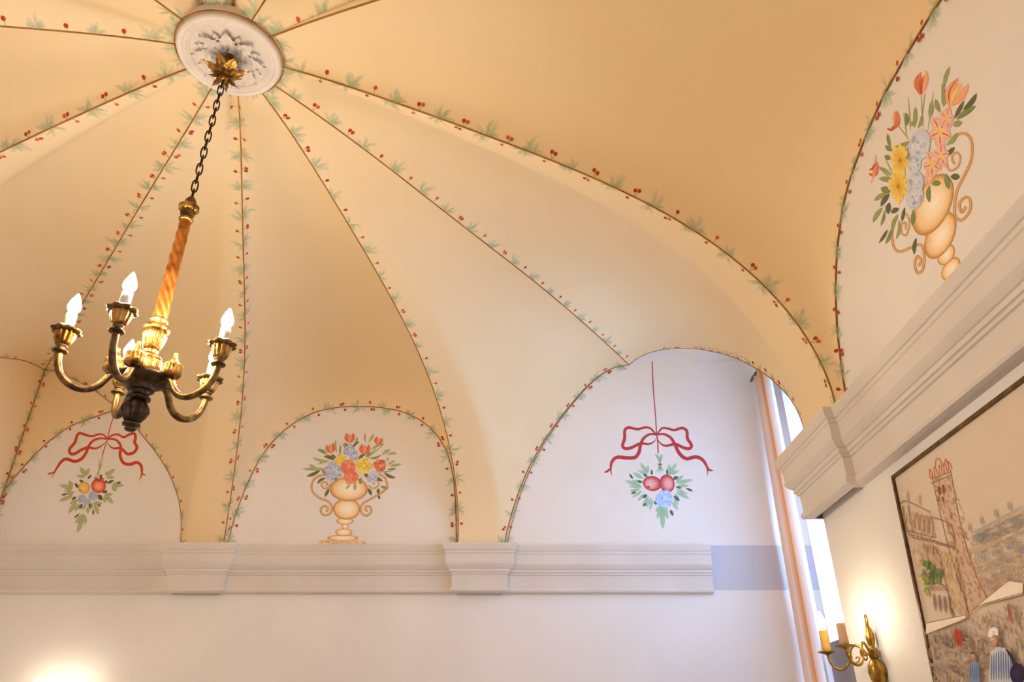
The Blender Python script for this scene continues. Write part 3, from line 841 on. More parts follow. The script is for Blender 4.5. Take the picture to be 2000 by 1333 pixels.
# ---- vase of flowers on the right wall's lunette
c = Canvas(right_t, (-1, 0, 0), 1640, 100, 2.667, wall_right)
c.start()
def tilt_shell(cx, cy, a, b, rot): c.shell(cx, cy, a, b, OL, OM, OD, rot, 0.05, 0.05)
tilt_shell(590, 1192, 122, 22, -49); tilt_shell(580, 1135, 68, 40, -58); tilt_shell(555, 1062, 60, 38, -58)
tilt_shell(525, 960, 132, 70, -66)
c.shell(485, 800, 172, 92, OL, OM, OD, -66, .05, .05)
pv = c.end('painted_vase', label='ochre vase with tulips painted on the right wall above the cornice')
sub(c, pv, 'painted_handle', lambda: (handle(c, [(590, 460), (625, 432), (665, 435), (690, 480), (685, 570), (650, 650), (615, 720), (600, 800), (605, 865), (640, 880), (680, 830), (680, 775), (655, 762), (625, 795), (635, 840), (660, 810)], 15), handle(c, [(555, 580), (575, 622), (615, 605), (630, 555), (610, 528), (585, 555), (600, 590)], 11)))
sub(c, pv, 'painted_handle', lambda: (handle(c, [(300, 860), (275, 930), (280, 1010), (310, 1045), (370, 1025), (425, 1010), (442, 1070), (432, 1140), (405, 1155), (392, 1110), (405, 1070), (425, 1090), (412, 1120)], 14), handle(c, [(345, 845), (365, 890), (350, 955), (325, 950), (322, 905), (345, 895), (345, 930)], 10)))
G0, G1, G2 = lin('#98a26c'), lin('#7f8d5e'), lin('#5f614a')
lv2 = [(545, 190, 575, 80, 22, 0), (535, 280, 535, 165, 22, 0), (540, 290, 565, 195, 22, 0), (525, 320, 500, 250, 26, 0), (645, 305, 715, 220, 28, 2), (600, 350, 650, 258, 22, 2), (610, 355, 712, 285, 30, 1), (590, 385, 640, 370, 34, 0), (560, 490, 612, 425, 26, 0), (560, 545, 600, 500, 24, 2), (580, 655, 628, 655, 34, 2), (480, 690, 530, 690, 30, 1), (470, 700, 470, 790, 26, 1), (555, 640, 570, 720, 30, 1),
       (265, 500, 250, 430, 18, 1), (275, 520, 240, 490, 24, 1), (270, 560, 235, 545, 26, 1), (270, 650, 205, 605, 18, 0), (280, 680, 205, 665, 28, 0), (290, 500, 365, 470, 26, 0), (350, 575, 355, 500, 22, 0), (265, 735, 215, 715, 36, 1), (255, 740, 180, 780, 26, 0), (260, 745, 215, 810, 26, 2), (260, 790, 255, 850, 28, 2), (225, 815, 175, 895, 24, 0), (235, 830, 215, 910, 16, 1), (310, 820, 270, 845, 26, 2), (250, 930, 205, 1000, 16, 2), (275, 920, 240, 1005, 20, 1), (305, 850, 275, 940, 20, 0), (310, 880, 295, 980, 18, 0), (340, 815, 325, 890, 18, 2), (385, 830, 380, 910, 26, 1), (400, 975, 390, 1060, 20, 2), (390, 400, 395, 290, 22, 0), (350, 390, 345, 320, 20, 1), (410, 400, 430, 330, 20, 0), (470, 350, 480, 260, 26, 0), (370, 370, 385, 390, 34, 0)]
def f2():
    for p in ([(425, 230), (435, 400)], [(300, 380), (370, 470)], [(360, 240), (370, 420)], [(490, 210), (460, 420)], [(575, 280), (540, 360)], [(335, 320), (350, 450)], [(445, 220), (425, 390)], [(200, 600), (280, 680)], [(240, 560), (280, 650)]):
        c.stroke(p, 6, G0)
    for x0, y0, x1, y1, w, k in lv2:
        col = (G0, G1, G2)[k]; c.leaf(x0, y0, x1, y1, w, col, mix(col, G1, .3), rng.uniform(-.1, .1))
sub(c, pv, 'painted_leaves', f2)['kind'] = 'stuff'
R0, R1c, R2 = lin('#e8a888'), lin('#d4744e'), lin('#b0522e')
PK0, PK1, PK2 = lin('#eecbb8'), lin('#e2ae9a'), lin('#a85840')
def bud(pts_list):
    for pts, w, cc in pts_list: c.stroke(pts, w, cc, mix(cc, R0, .3), .85, 10, .3, .5)
sub(c, pv, 'painted_tulip', lambda: bud([([(425, 228), (405, 170), (425, 110)], 34, R1c), ([(425, 228), (450, 160), (450, 100)], 28, R0), ([(428, 225), (425, 170), (440, 130)], 18, R2)]))
sub(c, pv, 'painted_tulip', lambda: bud([([(270, 405), (300, 380), (298, 310)], 30, R1c), ([(248, 402), (275, 410), (295, 370)], 14, R2), ([(285, 390), (285, 350), (288, 312)], 14, R0)]))
sub(c, pv, 'painted_tulip', lambda: bud([([(575, 285), (570, 220), (620, 140)], 40, R0), ([(580, 285), (625, 250), (672, 170)], 36, lin('#e8a878')), ([(580, 280), (600, 220), (640, 165)], 26, lin('#ecc878')), ([(578, 282), (572, 215), (618, 140)], 8, R2)]))
sub(c, pv, 'painted_tulip', lambda: bud([([(155, 640), (185, 640), (195, 575)], 30, R1c), ([(165, 690), (180, 640), (190, 535)], 12, R0), ([(155, 620), (175, 610), (190, 580)], 14, R2)]))
def star(x, y, r, n, c0, c1, ce, rot, sq=1.0):
    for k in range(n):
        a = rot + 2 * math.pi * k / n
        c.leaf(x, y, x + r * math.cos(a) * sq, y + r * math.sin(a), r * .62, c0, c1)
        c.leaf(x, y, x + r * .9 * math.cos(a) * sq, y + r * .9 * math.sin(a), r * .06, PK2, PK2)
    c.blob(x, y, r * .22 * sq, r * .28, ce, ce)
for x, y, r, ro in ((525, 420, 95, .3), (560, 350, 62, 1.2), (485, 590, 78, .4), (530, 545, 70, 1.0), (465, 660, 42, .8)):
    sub(c, pv, 'painted_pink_lily', lambda: star(x, y, r, 5, PK0, PK1, lin('#e8c060'), ro, .62))
def daisy(x, y, r, sd):
    q = random.Random(sd)
    for k in range(11):
        a = 2 * math.pi * k / 11 + q.uniform(-.15, .15); l = r * q.uniform(.85, 1.1)
        c.leaf(x, y, x + .62 * l * math.cos(a), y + l * math.sin(a), r * .34, lin('#d8a838'), lin('#f0d878'))
    c.blob(x, y, r * .12, r * .2, lin('#a06a28'), lin('#d8a838'))
sub(c, pv, 'painted_yellow_flower', lambda: daisy(318, 570, 92, 2)); sub(c, pv, 'painted_yellow_flower', lambda: daisy(308, 705, 92, 3))
def peony(x, y, r, sd):
    q = random.Random(sd); c.blob(x, y, r * .66, r, lin('#d3d7e0'), lin('#bcc4d4'), 12)
    for k in range(16):
        a = q.uniform(0, 6.28); d = r * q.uniform(.15, .85); 
        pts = [(x + .66 * d * math.cos(a + t), y + d * math.sin(a + t)) for t in (0, .4, .8)]
        c.stroke(pts, r * .2, q.choice((lin('#e2e4e8'), lin('#a3b0ca'), lin('#c3cad8'))), None, .4)
for x, y, r, sd in ((420, 490, 84, 1), (395, 590, 50, 2), (400, 690, 62, 3), (395, 760, 66, 4)):
    sub(c, pv, 'painted_blue_peony', lambda: peony(x, y, r, sd))

# ---- ribbon bows with hanging garlands
def bow(c, strings, ribbons, red, name_label):
    c.start()
    for pts, w in strings: c.even(pts, w, red)
    for pts, w in ribbons: c.stroke(pts, w * 1.2, red, None, .9, None, .5, .55)
    return c.end('painted_bow', label=name_label)
RB = lin('#b04044')
c = Canvas(wall_t, (0, -1, 0), 1170, 690, 3.704, wall_back)
pb = bow(c, [([(384, 60), (392, 250), (410, 480), (416, 600)], 8), ([(420, 600), (425, 660), (428, 725)], 9)],
    [([(415, 595), (370, 545), (325, 540), (280, 552), (215, 540), (187, 560), (185, 620), (170, 670), (190, 692), (235, 685), (300, 655), (360, 660), (405, 635), (416, 600)], 19),
     ([(416, 592), (370, 588), (325, 615), (300, 665), (290, 715), (262, 755), (200, 760), (130, 755), (92, 790), (85, 850), (98, 895)], 22), ([(88, 830), (62, 855), (36, 865)], 13),
     ([(418, 595), (455, 545), (500, 548), (545, 558), (600, 543), (635, 565), (640, 620), (668, 665), (655, 692), (610, 685), (550, 660), (480, 672), (435, 645), (418, 600)], 19),
     ([(418, 592), (470, 588), (520, 615), (550, 665), (580, 725), (630, 765), (700, 752), (750, 775), (782, 830), (785, 895)], 22), ([(782, 820), (800, 848), (828, 850)], 12)],
    RB, 'red ribbon bow holding a pomegranate garland painted beside the window niche')
SG, SG2, SD = lin('#8fb394'), lin('#a4c2a6'), lin('#4f6a5c')
def garl(c, leaves, darks, stalks):
    for p in stalks: c.stroke(p, 8, SG)
    for x0, y0, x1, y1, w in leaves: c.leaf(x0, y0, x1, y1, w, SG, SG2)
    for x0, y0, x1, y1, w in darks: c.leaf(x0, y0, x1, y1, w, SD, SD)
L3 = [(350, 870, 298, 795, 24), (350, 870, 355, 812, 18), (345, 875, 280, 850, 20), (320, 910, 245, 865, 26), (300, 960, 190, 925, 28), (310, 970, 215, 965, 22), (320, 930, 235, 925, 20), (310, 1000, 240, 1045, 22), (300, 985, 220, 1000, 20), (330, 1020, 280, 1070, 22), (360, 1040, 320, 1100, 24), (380, 1050, 340, 1120, 22), (390, 1060, 365, 1140, 18), (500, 880, 510, 805, 24), (505, 880, 560, 798, 26), (510, 880, 580, 850, 22), (560, 930, 610, 885, 24), (560, 940, 680, 918, 26), (570, 960, 650, 960, 22), (560, 990, 640, 1020, 22), (560, 980, 600, 950, 20), (560, 1010, 655, 1055, 24), (550, 1020, 580, 1075, 24), (540, 1060, 575, 1100, 20), (530, 1080, 572, 1135, 22), (450, 1110, 410, 1150, 30), (455, 1110, 420, 1200, 30), (460, 1110, 500, 1200, 30), (455, 1130, 462, 1272, 34), (450, 1100, 500, 1150, 26)]
D3 = [(220, 875, 245, 912, 16), (275, 925, 312, 940, 18), (320, 875, 350, 895, 20), (380, 845, 382, 885, 16), (490, 842, 495, 885, 15), (535, 915, 572, 895, 26), (555, 970, 600, 978, 16), (630, 980, 678, 1000, 18), (232, 1018, 268, 1005, 16), (318, 1050, 348, 1025, 24), (318, 1108, 342, 1088, 18), (408, 1065, 412, 1100, 26), (540, 1035, 582, 1072, 22), (515, 1135, 536, 1180, 22)]
S3 = [[(405, 730), (440, 800), (410, 870)], [(420, 730), (440, 800), (430, 870)], [(440, 728), (441, 800), (440, 880)], [(452, 732), (442, 800), (455, 870)], [(462, 738), (443, 800), (470, 870)], [(412, 735), (438, 790), (420, 860)]]
sub(c, pb, 'painted_leaves', lambda: garl(c, L3, D3, S3))['kind'] = 'stuff'
sub(c, pb, 'painted_knot', lambda: c.stroke([(424, 803), (440, 808), (458, 803)], 10, RB))
PR0, PR1, PR2 = lin('#e3b3ac'), lin('#c05456'), lin('#a83a40')
sub(c, pb, 'painted_pomegranate', lambda: (c.shell(385, 945, 68, 54, PR0, PR1, PR2, 12, -.3, .2), c.blob(356, 970, 12, 9, lin('#8a4a40'), PR1)))
sub(c, pb, 'painted_pomegranate', lambda: (c.shell(492, 945, 54, 66, PR0, PR1, PR2, -12, .3, .1), c.blob(518, 945, 7, 12, lin('#b08a70'), PR0)))
sub(c, pb, 'painted_blue_rose', lambda: ruffle(c, 470, 1058, 66, lin('#c3d3ea'), lin('#b2c6e6'), lin('#94b0de'), 9, 3))

RB2 = lin('#c0482c'); SG, SG2, SD = lin('#a6aa78'), lin('#b0b484'), lin('#62603f')
c = Canvas(wall_t, (0, -1, 0), 80, 810, 5.332, wall_back)
pb = bow(c, [([(752, 30), (720, 140), (690, 255)], 10), ([(690, 265), (660, 360), (635, 445)], 10)],
    [([(688, 255), (650, 212), (590, 210), (530, 228), (460, 212), (405, 195), (375, 225), (355, 290), (300, 360), (305, 405), (350, 412), (420, 370), (490, 345), (570, 355), (640, 320), (685, 270)], 26),
     ([(688, 258), (620, 250), (550, 270), (500, 325), (470, 400), (420, 465), (350, 490), (270, 465), (215, 490), (160, 570), (105, 670)], 28), ([(135, 600), (100, 615), (65, 620)], 14),
     ([(690, 255), (750, 215), (810, 212), (860, 238), (920, 210), (975, 200), (985, 250), (975, 290), (1000, 340), (970, 395), (900, 412), (835, 355), (750, 352), (700, 310), (690, 270)], 26),
     ([(692, 258), (760, 258), (810, 290), (832, 345), (825, 430), (860, 505), (930, 520), (1000, 500), (1045, 540), (1050, 620), (1020, 700)], 28), ([(1050, 600), (1065, 625), (1092, 632)], 13)],
    RB2, 'red ribbon bow holding a small garland painted behind the chandelier')
L1 = [(470, 640, 405, 550, 44), (470, 640, 500, 560, 36), (465, 650, 370, 640, 36), (330, 770, 190, 735, 44), (330, 760, 290, 690, 44), (330, 780, 240, 800, 30), (350, 810, 250, 830, 36), (320, 850, 190, 905, 40), (330, 830, 270, 890, 36), (390, 890, 300, 935, 40), (370, 920, 285, 1030, 44), (400, 930, 355, 1010, 36), (680, 640, 690, 590, 30), (680, 640, 775, 565, 40), (680, 660, 765, 650, 36), (735, 740, 870, 738, 36), (735, 745, 830, 700, 34), (740, 750, 785, 805, 40), (735, 745, 800, 770, 30), (660, 840, 750, 830, 36), (670, 850, 660, 920, 40), (680, 850, 755, 930, 44), (560, 930, 600, 1045, 44), (490, 960, 490, 1035, 36), (550, 920, 640, 930, 34), (440, 1040, 360, 1135, 44), (450, 1040, 465, 1145, 44), (440, 1060, 380, 1235, 48), (540, 920, 520, 1000, 30), (470, 930, 440, 990, 30), (420, 990, 470, 950, 30)]
D1_ = [(485, 675, 528, 630, 24), (355, 715, 390, 768, 30), (400, 685, 445, 705, 28), (615, 670, 632, 625, 28), (690, 720, 760, 685, 28), (790, 722, 835, 705, 20), (640, 815, 695, 800, 30), (600, 835, 635, 895, 44), (215, 842, 270, 828, 22), (320, 890, 370, 858, 26), (400, 985, 432, 930, 28), (510, 915, 510, 980, 26), (590, 935, 622, 962, 20), (345, 1080, 405, 1035, 18), (545, 990, 545, 1050, 20), (670, 690, 690, 715, 30)]
S1 = [[(600, 450), (605, 560), (585, 660)], [(625, 450), (610, 560), (590, 660)], [(655, 450), (610, 580), (545, 670)], [(640, 445), (612, 560), (600, 650)]]
sub(c, pb, 'painted_leaves', lambda: garl(c, L1, D1_, S1))['kind'] = 'stuff'
sub(c, pb, 'painted_fruit', lambda: (c.shell(450, 765, 62, 62, lin('#e6c878'), lin('#d9b050'), lin('#b08a3c'), 0, -.2, 0), c.blob(410, 795, 14, 18, lin('#8a7840'), YE1)))
sub(c, pb, 'painted_pomegranate', lambda: (c.shell(600, 745, 76, 74, lin('#eaa890'), lin('#d8583c'), lin('#b83c24'), 0, 0, .1), c.stroke([(560, 690), (575, 660), (600, 690), (640, 665), (660, 690)], 22, lin('#c04a30'))))
sub(c, pb, 'painted_blue_rose', lambda: (ruffle(c, 430, 880, 46, lin('#a9b0c4'), lin('#9aa4bf'), lin('#b9bfcc'), 8, 4), ruffle(c, 545, 850, 52, lin('#a9b0c4'), lin('#9aa4bf'), lin('#b9bfcc'), 9, 6), ruffle(c, 480, 910, 40, lin('#a9b0c4'), lin('#9aa4bf'), lin('#b9bfcc'), 8, 7)))
# ------------------------------------------------------------------ plaster rosette and chandelier
AX = Vector((CEN.x, CEN.y, 0))
def lobed_leaf(mb, origin, d, up, length, width, curl, lobes=4, nl=16, nw=6, thick=0.008, rise=0.0, depth=0.35, phase=0.0):
    """acanthus leaf: origin, outward direction d, `up` is the leaf's face normal; curl bends the tip along up"""
    d = Vector(d).normalized(); up = Vector(up).normalized(); s = up.cross(d)
    rows = []; b = len(mb.v)
    for i in range(nl + 1):
        t = i / nl
        env = math.sin(math.pi * min(1.0, 0.12 + 0.92 * t) ** 0.9) ** 0.7 * (1 - 0.25 * t)
        if t > .93: env *= (1 - t) / .07 * .8 + .2
        saw = 1 - depth * abs(math.sin(math.pi * lobes * t + phase)) ** 0.6 * (0.4 + 0.6 * t)
        w = width / 2 * env * saw
        cz = rise * t + curl * t * t
        row = []
        for j in range(-nw // 2, nw // 2 + 1):
            f = j / (nw / 2)
            z = cz + thick * (1 - 0.4 * abs(f)) + thick * 0.7 * abs(math.sin(math.pi * lobes * (t - abs(f) * .12))) * (0.3 + .7 * abs(f)) - (thick * .8 if j == 0 else 0)
            p = Vector(origin) + d * (length * (t - 0.06 * abs(f))) + s * (w * f) + up * z
            row.append(mb.vert(p))
        rows.append(row)
    for a, b2 in zip(rows, rows[1:]):
        for k in range(len(a) - 1): mb.face(a[k], a[k + 1], b2[k + 1], b2[k])
med = empty('ceiling_rosette', (CEN.x, CEN.y, TOP)); tag(med, 'round white plaster ceiling rosette with acanthus relief around the chandelier hook', 'rosette')
mb_ = Vector((CEN.x, CEN.y, TOP))
dn = MB(); dn.lathe([(0.001, -0.010), (0.19, -0.010), (0.196, -0.004), (0.20, 0.03)], 64, mb_); dn.build('rosette_disc', 'medal', med, base=mb_)
for r0, h, w in ((0.236, 0.030, 0.020), (0.213, 0.024, 0.013), (0.198, 0.020, 0.009)):
    q = MB(); q.lathe([(r0 - w, 0.03), (r0 - w, -h * .4), (r0 - w * .7, -h * .85), (r0, -h), (r0 + w * .6, -h * .8), (r0 + w * .85, -h * .3), (r0 + w * .85, 0.06)], 72, mb_, cap=False)
    q.build('rosette_ring', 'medal', med, base=mb_)
for k in range(8):
    a = 2 * math.pi * (k + .3) / 8
    q = MB(); lobed_leaf(q, (mb_.x + .045 * math.cos(a), mb_.y + .045 * math.sin(a), mb_.z - .012), (math.cos(a), math.sin(a), 0), (0, 0, -1), 0.138, 0.13, 0.014, 5, 30, 8, 0.017, depth=.5)
    q.build('acanthus_leaf', 'medal', med, base=mb_)
    a += math.pi / 8
    q = MB(); lobed_leaf(q, (mb_.x + .06 * math.cos(a), mb_.y + .06 * math.sin(a), mb_.z - .010), (math.cos(a), math.sin(a), 0), (0, 0, -1), 0.11, 0.06, 0.008, 4, 20, 4, 0.012, depth=.45)
    q.build('small_leaf', 'medal', med, base=mb_)

ZB = EYE
ch = empty('chandelier', (CEN.x, CEN.y, 1.077 + ZB)); tag(ch, 'five-armed gilt wood and bronze chandelier with lit candle bulbs hanging on a chain', 'chandelier')
cb = Vector(ch.location)
A0 = (CEN.x, CEN.y, ZB)
def part(mb, name, mat, parent=ch, **k): return mb.build(name, mat, parent, base=cb, **k)
# leafy canopy at the ceiling
can = MB(); can.lathe([(0.012, 2.935), (0.026, 2.95), (0.030, 2.975), (0.022, 3.0), (0.034, 3.03), (0.030, 3.07), (0.02, 3.11)], 20, A0)
canopy = part(can, 'canopy', 'gold')
for k in range(7):
    a = 2 * math.pi * (k + .15) / 7; d = Vector((math.cos(a), math.sin(a), 0))
    q = MB(); lobed_leaf(q, (CEN.x + .018 * d.x, CEN.y + .018 * d.y, 2.985 + ZB), d + Vector((0, 0, 0.55)), Vector((0, 0, -1)) + d * .55, 0.10, 0.08, -0.02 if k % 2 else 0.012, 3, 14, 6, 0.007, depth=.45)
    part(q, 'gilt_leaf', 'gold', canopy)
for k in range(6):
    a = 2 * math.pi * (k + .6) / 6; d = Vector((math.cos(a), math.sin(a), 0))
    q = MB(); lobed_leaf(q, (CEN.x + .012 * d.x, CEN.y + .012 * d.y, 2.975 + ZB), d * .8 + Vector((0, 0, -0.75)), Vector((0, 0, -.5)) - d * .8, 0.075, 0.05, -0.018, 3, 12, 4, 0.005, depth=.4)
    part(q, 'gilt_leaf', 'bronze', canopy)
# chain
zc, zl, pitch = 2.945, 2.185, 0.0
nlink = 15; pitch = (zc - zl) / nlink
for k in range(nlink):
    z = zc - pitch * (k + .5); o = Vector((CEN.x, CEN.y, z + ZB)); hh, hw = pitch * 0.66, 0.0125
    ax = Vector((math.cos(.7), math.sin(.7), 0)) if k % 2 else Vector((-math.sin(.7), math.cos(.7), 0))
    pts = []
    for i in range(18):
        a = 2 * math.pi * i / 18
        sx = math.copysign(abs(math.cos(a)) ** 0.75, math.cos(a)); sz = math.copysign(abs(math.sin(a)) ** 0.8, math.sin(a))
        pts.append(o + ax * (hw * sx) + Vector((0, 0, hh * sz)))
    part(MB().tube(pts, 0.0036, 6, closed=True), 'chain_link', 'iron')
# stem
fl = lambda n, amp, rows=None: (lambda j, a: 1 + (amp * (abs(math.cos(a * n / 2)) - .5) if rows is None or j in rows else 0))
part(MB().lathe([(0.004, 2.200), (0.012, 2.196), (0.022, 2.180), (0.026, 2.163), (0.024, 2.150)], 24, A0), 'dome_cap', 'bronze')
part(MB().lathe([(0.022, 2.152), (0.036, 2.150), (0.043, 2.140), (0.042, 2.128), (0.034, 2.120), (0.030, 2.116)], 48, A0, fl(8, .12)), 'petal_collar', 'gold')
part(MB().lathe([(0.033, 2.122), (0.029, 2.105), (0.024, 2.085), (0.021, 2.076)], 48, A0, fl(14, .14)), 'fluted_cup', 'bronze')
part(MB().lathe([(0.020, 2.080), (0.028, 2.078), (0.031, 2.071), (0.028, 2.064), (0.020, 2.062)], 32, A0), 'ring', 'gold')
tw = MB(); nrow = 120; n = 40; b0 = 0
for j in range(nrow + 1):
    t = j / nrow; z = 2.066 + (1.553 - 2.066) * t; r = 0.0215 + 0.0055 * t
    for i in range(n):
        a = 2 * math.pi * i / n; ph = 5 * a - t * 2 * math.pi * 9.0
        rr = r * (1 + 0.26 * abs(math.sin(ph / 2)) ** .8 - .15)
        tw.vert((CEN.x + rr * math.cos(a), CEN.y + rr * math.sin(a), z + ZB))
for j in range(nrow):
    for i in range(n):
        i2 = (i + 1) % n; tw.face(j * n + i, j * n + i2, (j + 1) * n + i2, (j + 1) * n + i)
part(tw, 'twisted_stem', 'giltwood')
part(MB().lathe([(0.024, 1.566), (0.034, 1.562), (0.036, 1.552), (0.030, 1.545), (0.033, 1.538), (0.033, 1.528)], 32, A0), 'ring', 'gold')
part(MB().lathe([(0.030, 1.530), (0.044, 1.528), (0.050, 1.520), (0.048, 1.508), (0.044, 1.500), (0.034, 1.496)], 60, A0, fl(28, .07)), 'beaded_collar', 'gold')
part(MB().lathe([(0.042, 1.502), (0.043, 1.485), (0.038, 1.455), (0.030, 1.428), (0.024, 1.418)], 56, A0, fl(12, .16)), 'fluted_vase', 'gold')
part(MB().lathe([(0.022, 1.422), (0.030, 1.416), (0.024, 1.408), (0.028, 1.400), (0.044, 1.392), (0.050, 1.382), (0.046, 1.374), (0.040, 1.371)], 36, A0), 'turned_neck', 'gold')
part(MB().lathe([(0.046, 1.376), (0.052, 1.370), (0.054, 1.340), (0.052, 1.312), (0.046, 1.306)], 72, A0, fl(24, .08)), 'fluted_drum', 'gold')
part(MB().lathe([(0.050, 1.310), (0.094, 1.308), (0.102, 1.298), (0.100, 1.288), (0.080, 1.276), (0.064, 1.268), (0.058, 1.262), (0.050, 1.254), (0.050, 1.246), (0.042, 1.240)], 48, A0), 'saucer', 'dark')
part(MB().lathe([(0.036, 1.248), (0.038, 1.236), (0.032, 1.228), (0.036, 1.220), (0.044, 1.216), (0.044, 1.208), (0.030, 1.204), (0.024, 1.200)], 36, A0), 'turned_knop', 'dark')
part(MB().lathe([(0.018, 1.204), (0.028, 1.198), (0.043, 1.178), (0.046, 1.162), (0.038, 1.138), (0.026, 1.118), (0.018, 1.110)], 80, A0, fl(10, .30)), 'gourd_pendant', 'dark')
part(MB().lathe([(0.016, 1.113), (0.030, 1.108), (0.032, 1.101), (0.018, 1.096), (0.016, 1.092), (0.022, 1.086), (0.014, 1.079), (0.002, 1.077)], 40, A0, fl(8, .12, (1, 2))), 'finial', 'dark')
# arms, finial blocks, candle cups
for k, azd in enumerate((-150, -86, -8, 62, 134)):
    a = math.radians(azd); d = Vector((math.cos(a), math.sin(a), 0))
    P = lambda r, z: Vector((CEN.x + d.x * r, CEN.y + d.y * r, z + ZB))
    bo = P(0.112, 0)
    blk = MB().lathe([(0.010, 1.296), (0.030, 1.298), (0.034, 1.306), (0.033, 1.318), (0.033, 1.340), (0.036, 1.346), (0.030, 1.350), (0.012, 1.352)], 64, bo, fl(16, .16, (2, 3, 4)))
    bl = part(blk, 'fluted_block', 'gold')
    part(MB().lathe([(0.014, 1.348), (0.019, 1.356), (0.014, 1.366), (0.010, 1.376), (0.0065, 1.392), (0.0075, 1.395), (0.006, 1.400), (0.001, 1.402)], 20, bo, fl(6, .14)), 'small_finial', 'gold', bl)
    cpts = [(0.062, 1.300), (0.098, 1.296), (0.118, 1.282), (0.128, 1.258), (0.142, 1.232), (0.166, 1.212), (0.198, 1.204), (0.232, 1.212), (0.262, 1.232), (0.284, 1.262), (0.295, 1.296), (0.298, 1.322), (0.298, 1.338)]
    path = smooth_line([P(r, z) for r, z in cpts], 40, 3)
    part(MB().tube(path, [0.0125 + .0015 * math.sin(i / 39 * math.pi) for i in range(40)], 12), 'arm', 'bronze')
    co = P(0.298, 0)
    part(MB().lathe([(0.012, 1.330), (0.026, 1.333), (0.028, 1.338), (0.016, 1.343), (0.014, 1.352), (0.020, 1.356), (0.021, 1.360), (0.014, 1.363)], 28, co), 'cup_ring', 'bronze')
    cup = part(MB().lathe([(0.014, 1.358), (0.021, 1.362), (0.027, 1.374), (0.032, 1.392), (0.035, 1.410), (0.036, 1.420)], 60, co, fl(12, .2)), 'candle_cup', 'gold')
    part(MB().lathe([(0.034, 1.412), (0.046, 1.416), (0.052, 1.424), (0.047, 1.430), (0.032, 1.428), (0.018, 1.424)], 56, co, fl(8, .2)), 'petal_rim', 'bronze', cup)
    cd = part(MB().lathe([(0.0195, 1.416), (0.0195, 1.496), (0.017, 1.500), (0.008, 1.501)], 24, co), 'candle_tube', 'candle')
    part(MB().lathe([(0.008, 1.500), (0.014, 1.506), (0.0225, 1.520), (0.0235, 1.534), (0.019, 1.552), (0.011, 1.572), (0.004, 1.586), (0.001, 1.590)], 12, co), 'bulb', 'bulb', cd)

# ------------------------------------------------------------------ wall sconces
def make_sconce(label, group):
    s = empty('wall_sconce'); tag(s, label, 'sconce', group)
    q = lambda mb, name, mat, par=s: mb.build(name, mat, par)
    q(MB().tube([(-0.001, 0, 0.0), (0.012, 0, 0.0)], [0.036, 0.03], 24), 'wall_plate', 'brass')
    q(MB().lathe([(0.001, -0.072), (0.016, -0.064), (0.034, -0.038), (0.041, -0.006), (0.036, 0.024), (0.022, 0.046), (0.014, 0.054)], 28, (0.03, 0, 0)), 'egg_knob', 'brass')
    q(MB().lathe([(0.013, 0.05), (0.021, 0.056), (0.021, 0.084), (0.024, 0.088), (0.022, 0.094), (0.014, 0.098), (0.011, 0.104), (0.015, 0.112), (0.020, 0.134), (0.021, 0.152), (0.016, 0.176), (0.009, 0.196), (0.007, 0.202)], 28, (0.03, 0, 0)), 'baluster', 'brass')
    q(MB().tube([(0.03, 0.012 * math.cos(t), 0.222 + 0.021 * math.sin(t)) for t in [2 * math.pi * i / 20 for i in range(20)]], 0.0042, 8, closed=True), 'hanging_ring', 'brass')
    for sg, wax in ((-1, 'wax'), (1, 'wax_pink')):
        pts = [(0.036, .008 * sg, .064), (.055, .02 * sg, .078), (.072, .034 * sg, .108), (.09, .05 * sg, .118), (.105, .062 * sg, .102), (.112, .07 * sg, .072), (.118, .078 * sg, .042), (.135, .09 * sg, .018), (.162, .101 * sg, .012), (.186, .108 * sg, .028), (.198, .11 * sg, .056), (.2, .11 * sg, .086)]
        arm = q(MB().tube(smooth_line([Vector(p) for p in pts], 44, 2), 0.0062, 10), 'arm', 'brass')
        q(MB().lathe([(0.006, -0.012), (0.011, -0.008), (0.008, -0.003), (0.012, 0.002), (0.008, 0.007), (0.011, 0.012), (0.006, 0.016)], 14, (.112, .07 * sg, .066)), 'knop', 'brass', arm)
        sc = [(0.112, .07 * sg, .05), (.098, .058 * sg, .038), (.084, .046 * sg, .046), (.08, .042 * sg, .06), (.09, .05 * sg, .066), (.094, .054 * sg, .056)]
        q(MB().tube(smooth_line([Vector(p) for p in sc], 24, 1), [0.0045 - .002 * i / 23 for i in range(24)], 8), 'scroll', 'brass', arm)
        o = (.2, .11 * sg, 0)
        q(MB().lathe([(0.006, 0.080), (0.020, 0.086), (0.043, 0.092), (0.044, 0.095), (0.020, 0.092), (0.004, 0.091)], 32, o), 'drip_pan', 'brass', arm)
        cd = q(MB().lathe([(0.0195, 0.09), (0.0200, 0.11), (0.0192, 0.15), (0.0198, 0.188), (0.016, 0.191), (0.007, 0.190)], 22, o, lambda j, a: 1 + .04 * math.sin(3 * a + j)), 'candle_sleeve', wax)
        q(MB().lathe([(0.007, 0.19), (0.013, 0.197), (0.0190, 0.212), (0.0195, 0.224), (0.016, 0.242), (0.009, 0.260), (0.003, 0.276), (0.001, 0.280)], 12, o), 'bulb', 'bulb2', cd)
    return s
sc1 = make_sconce('brass two-candle wall sconce beside the framed picture', 'two-candle brass wall sconces')
sc1.location = (XR, 3.74, 0.365 + EYE); sc1.rotation_euler = (0, 0, math.pi)
sc2 = copy_tree(sc1)
sc2['label'] = 'brass two-candle wall sconce glowing below the cornice on the back wall'
sc2.location = (-3.36, YB, 0.255 + EYE); sc2.rotation_euler = (0, 0, -math.pi / 2)

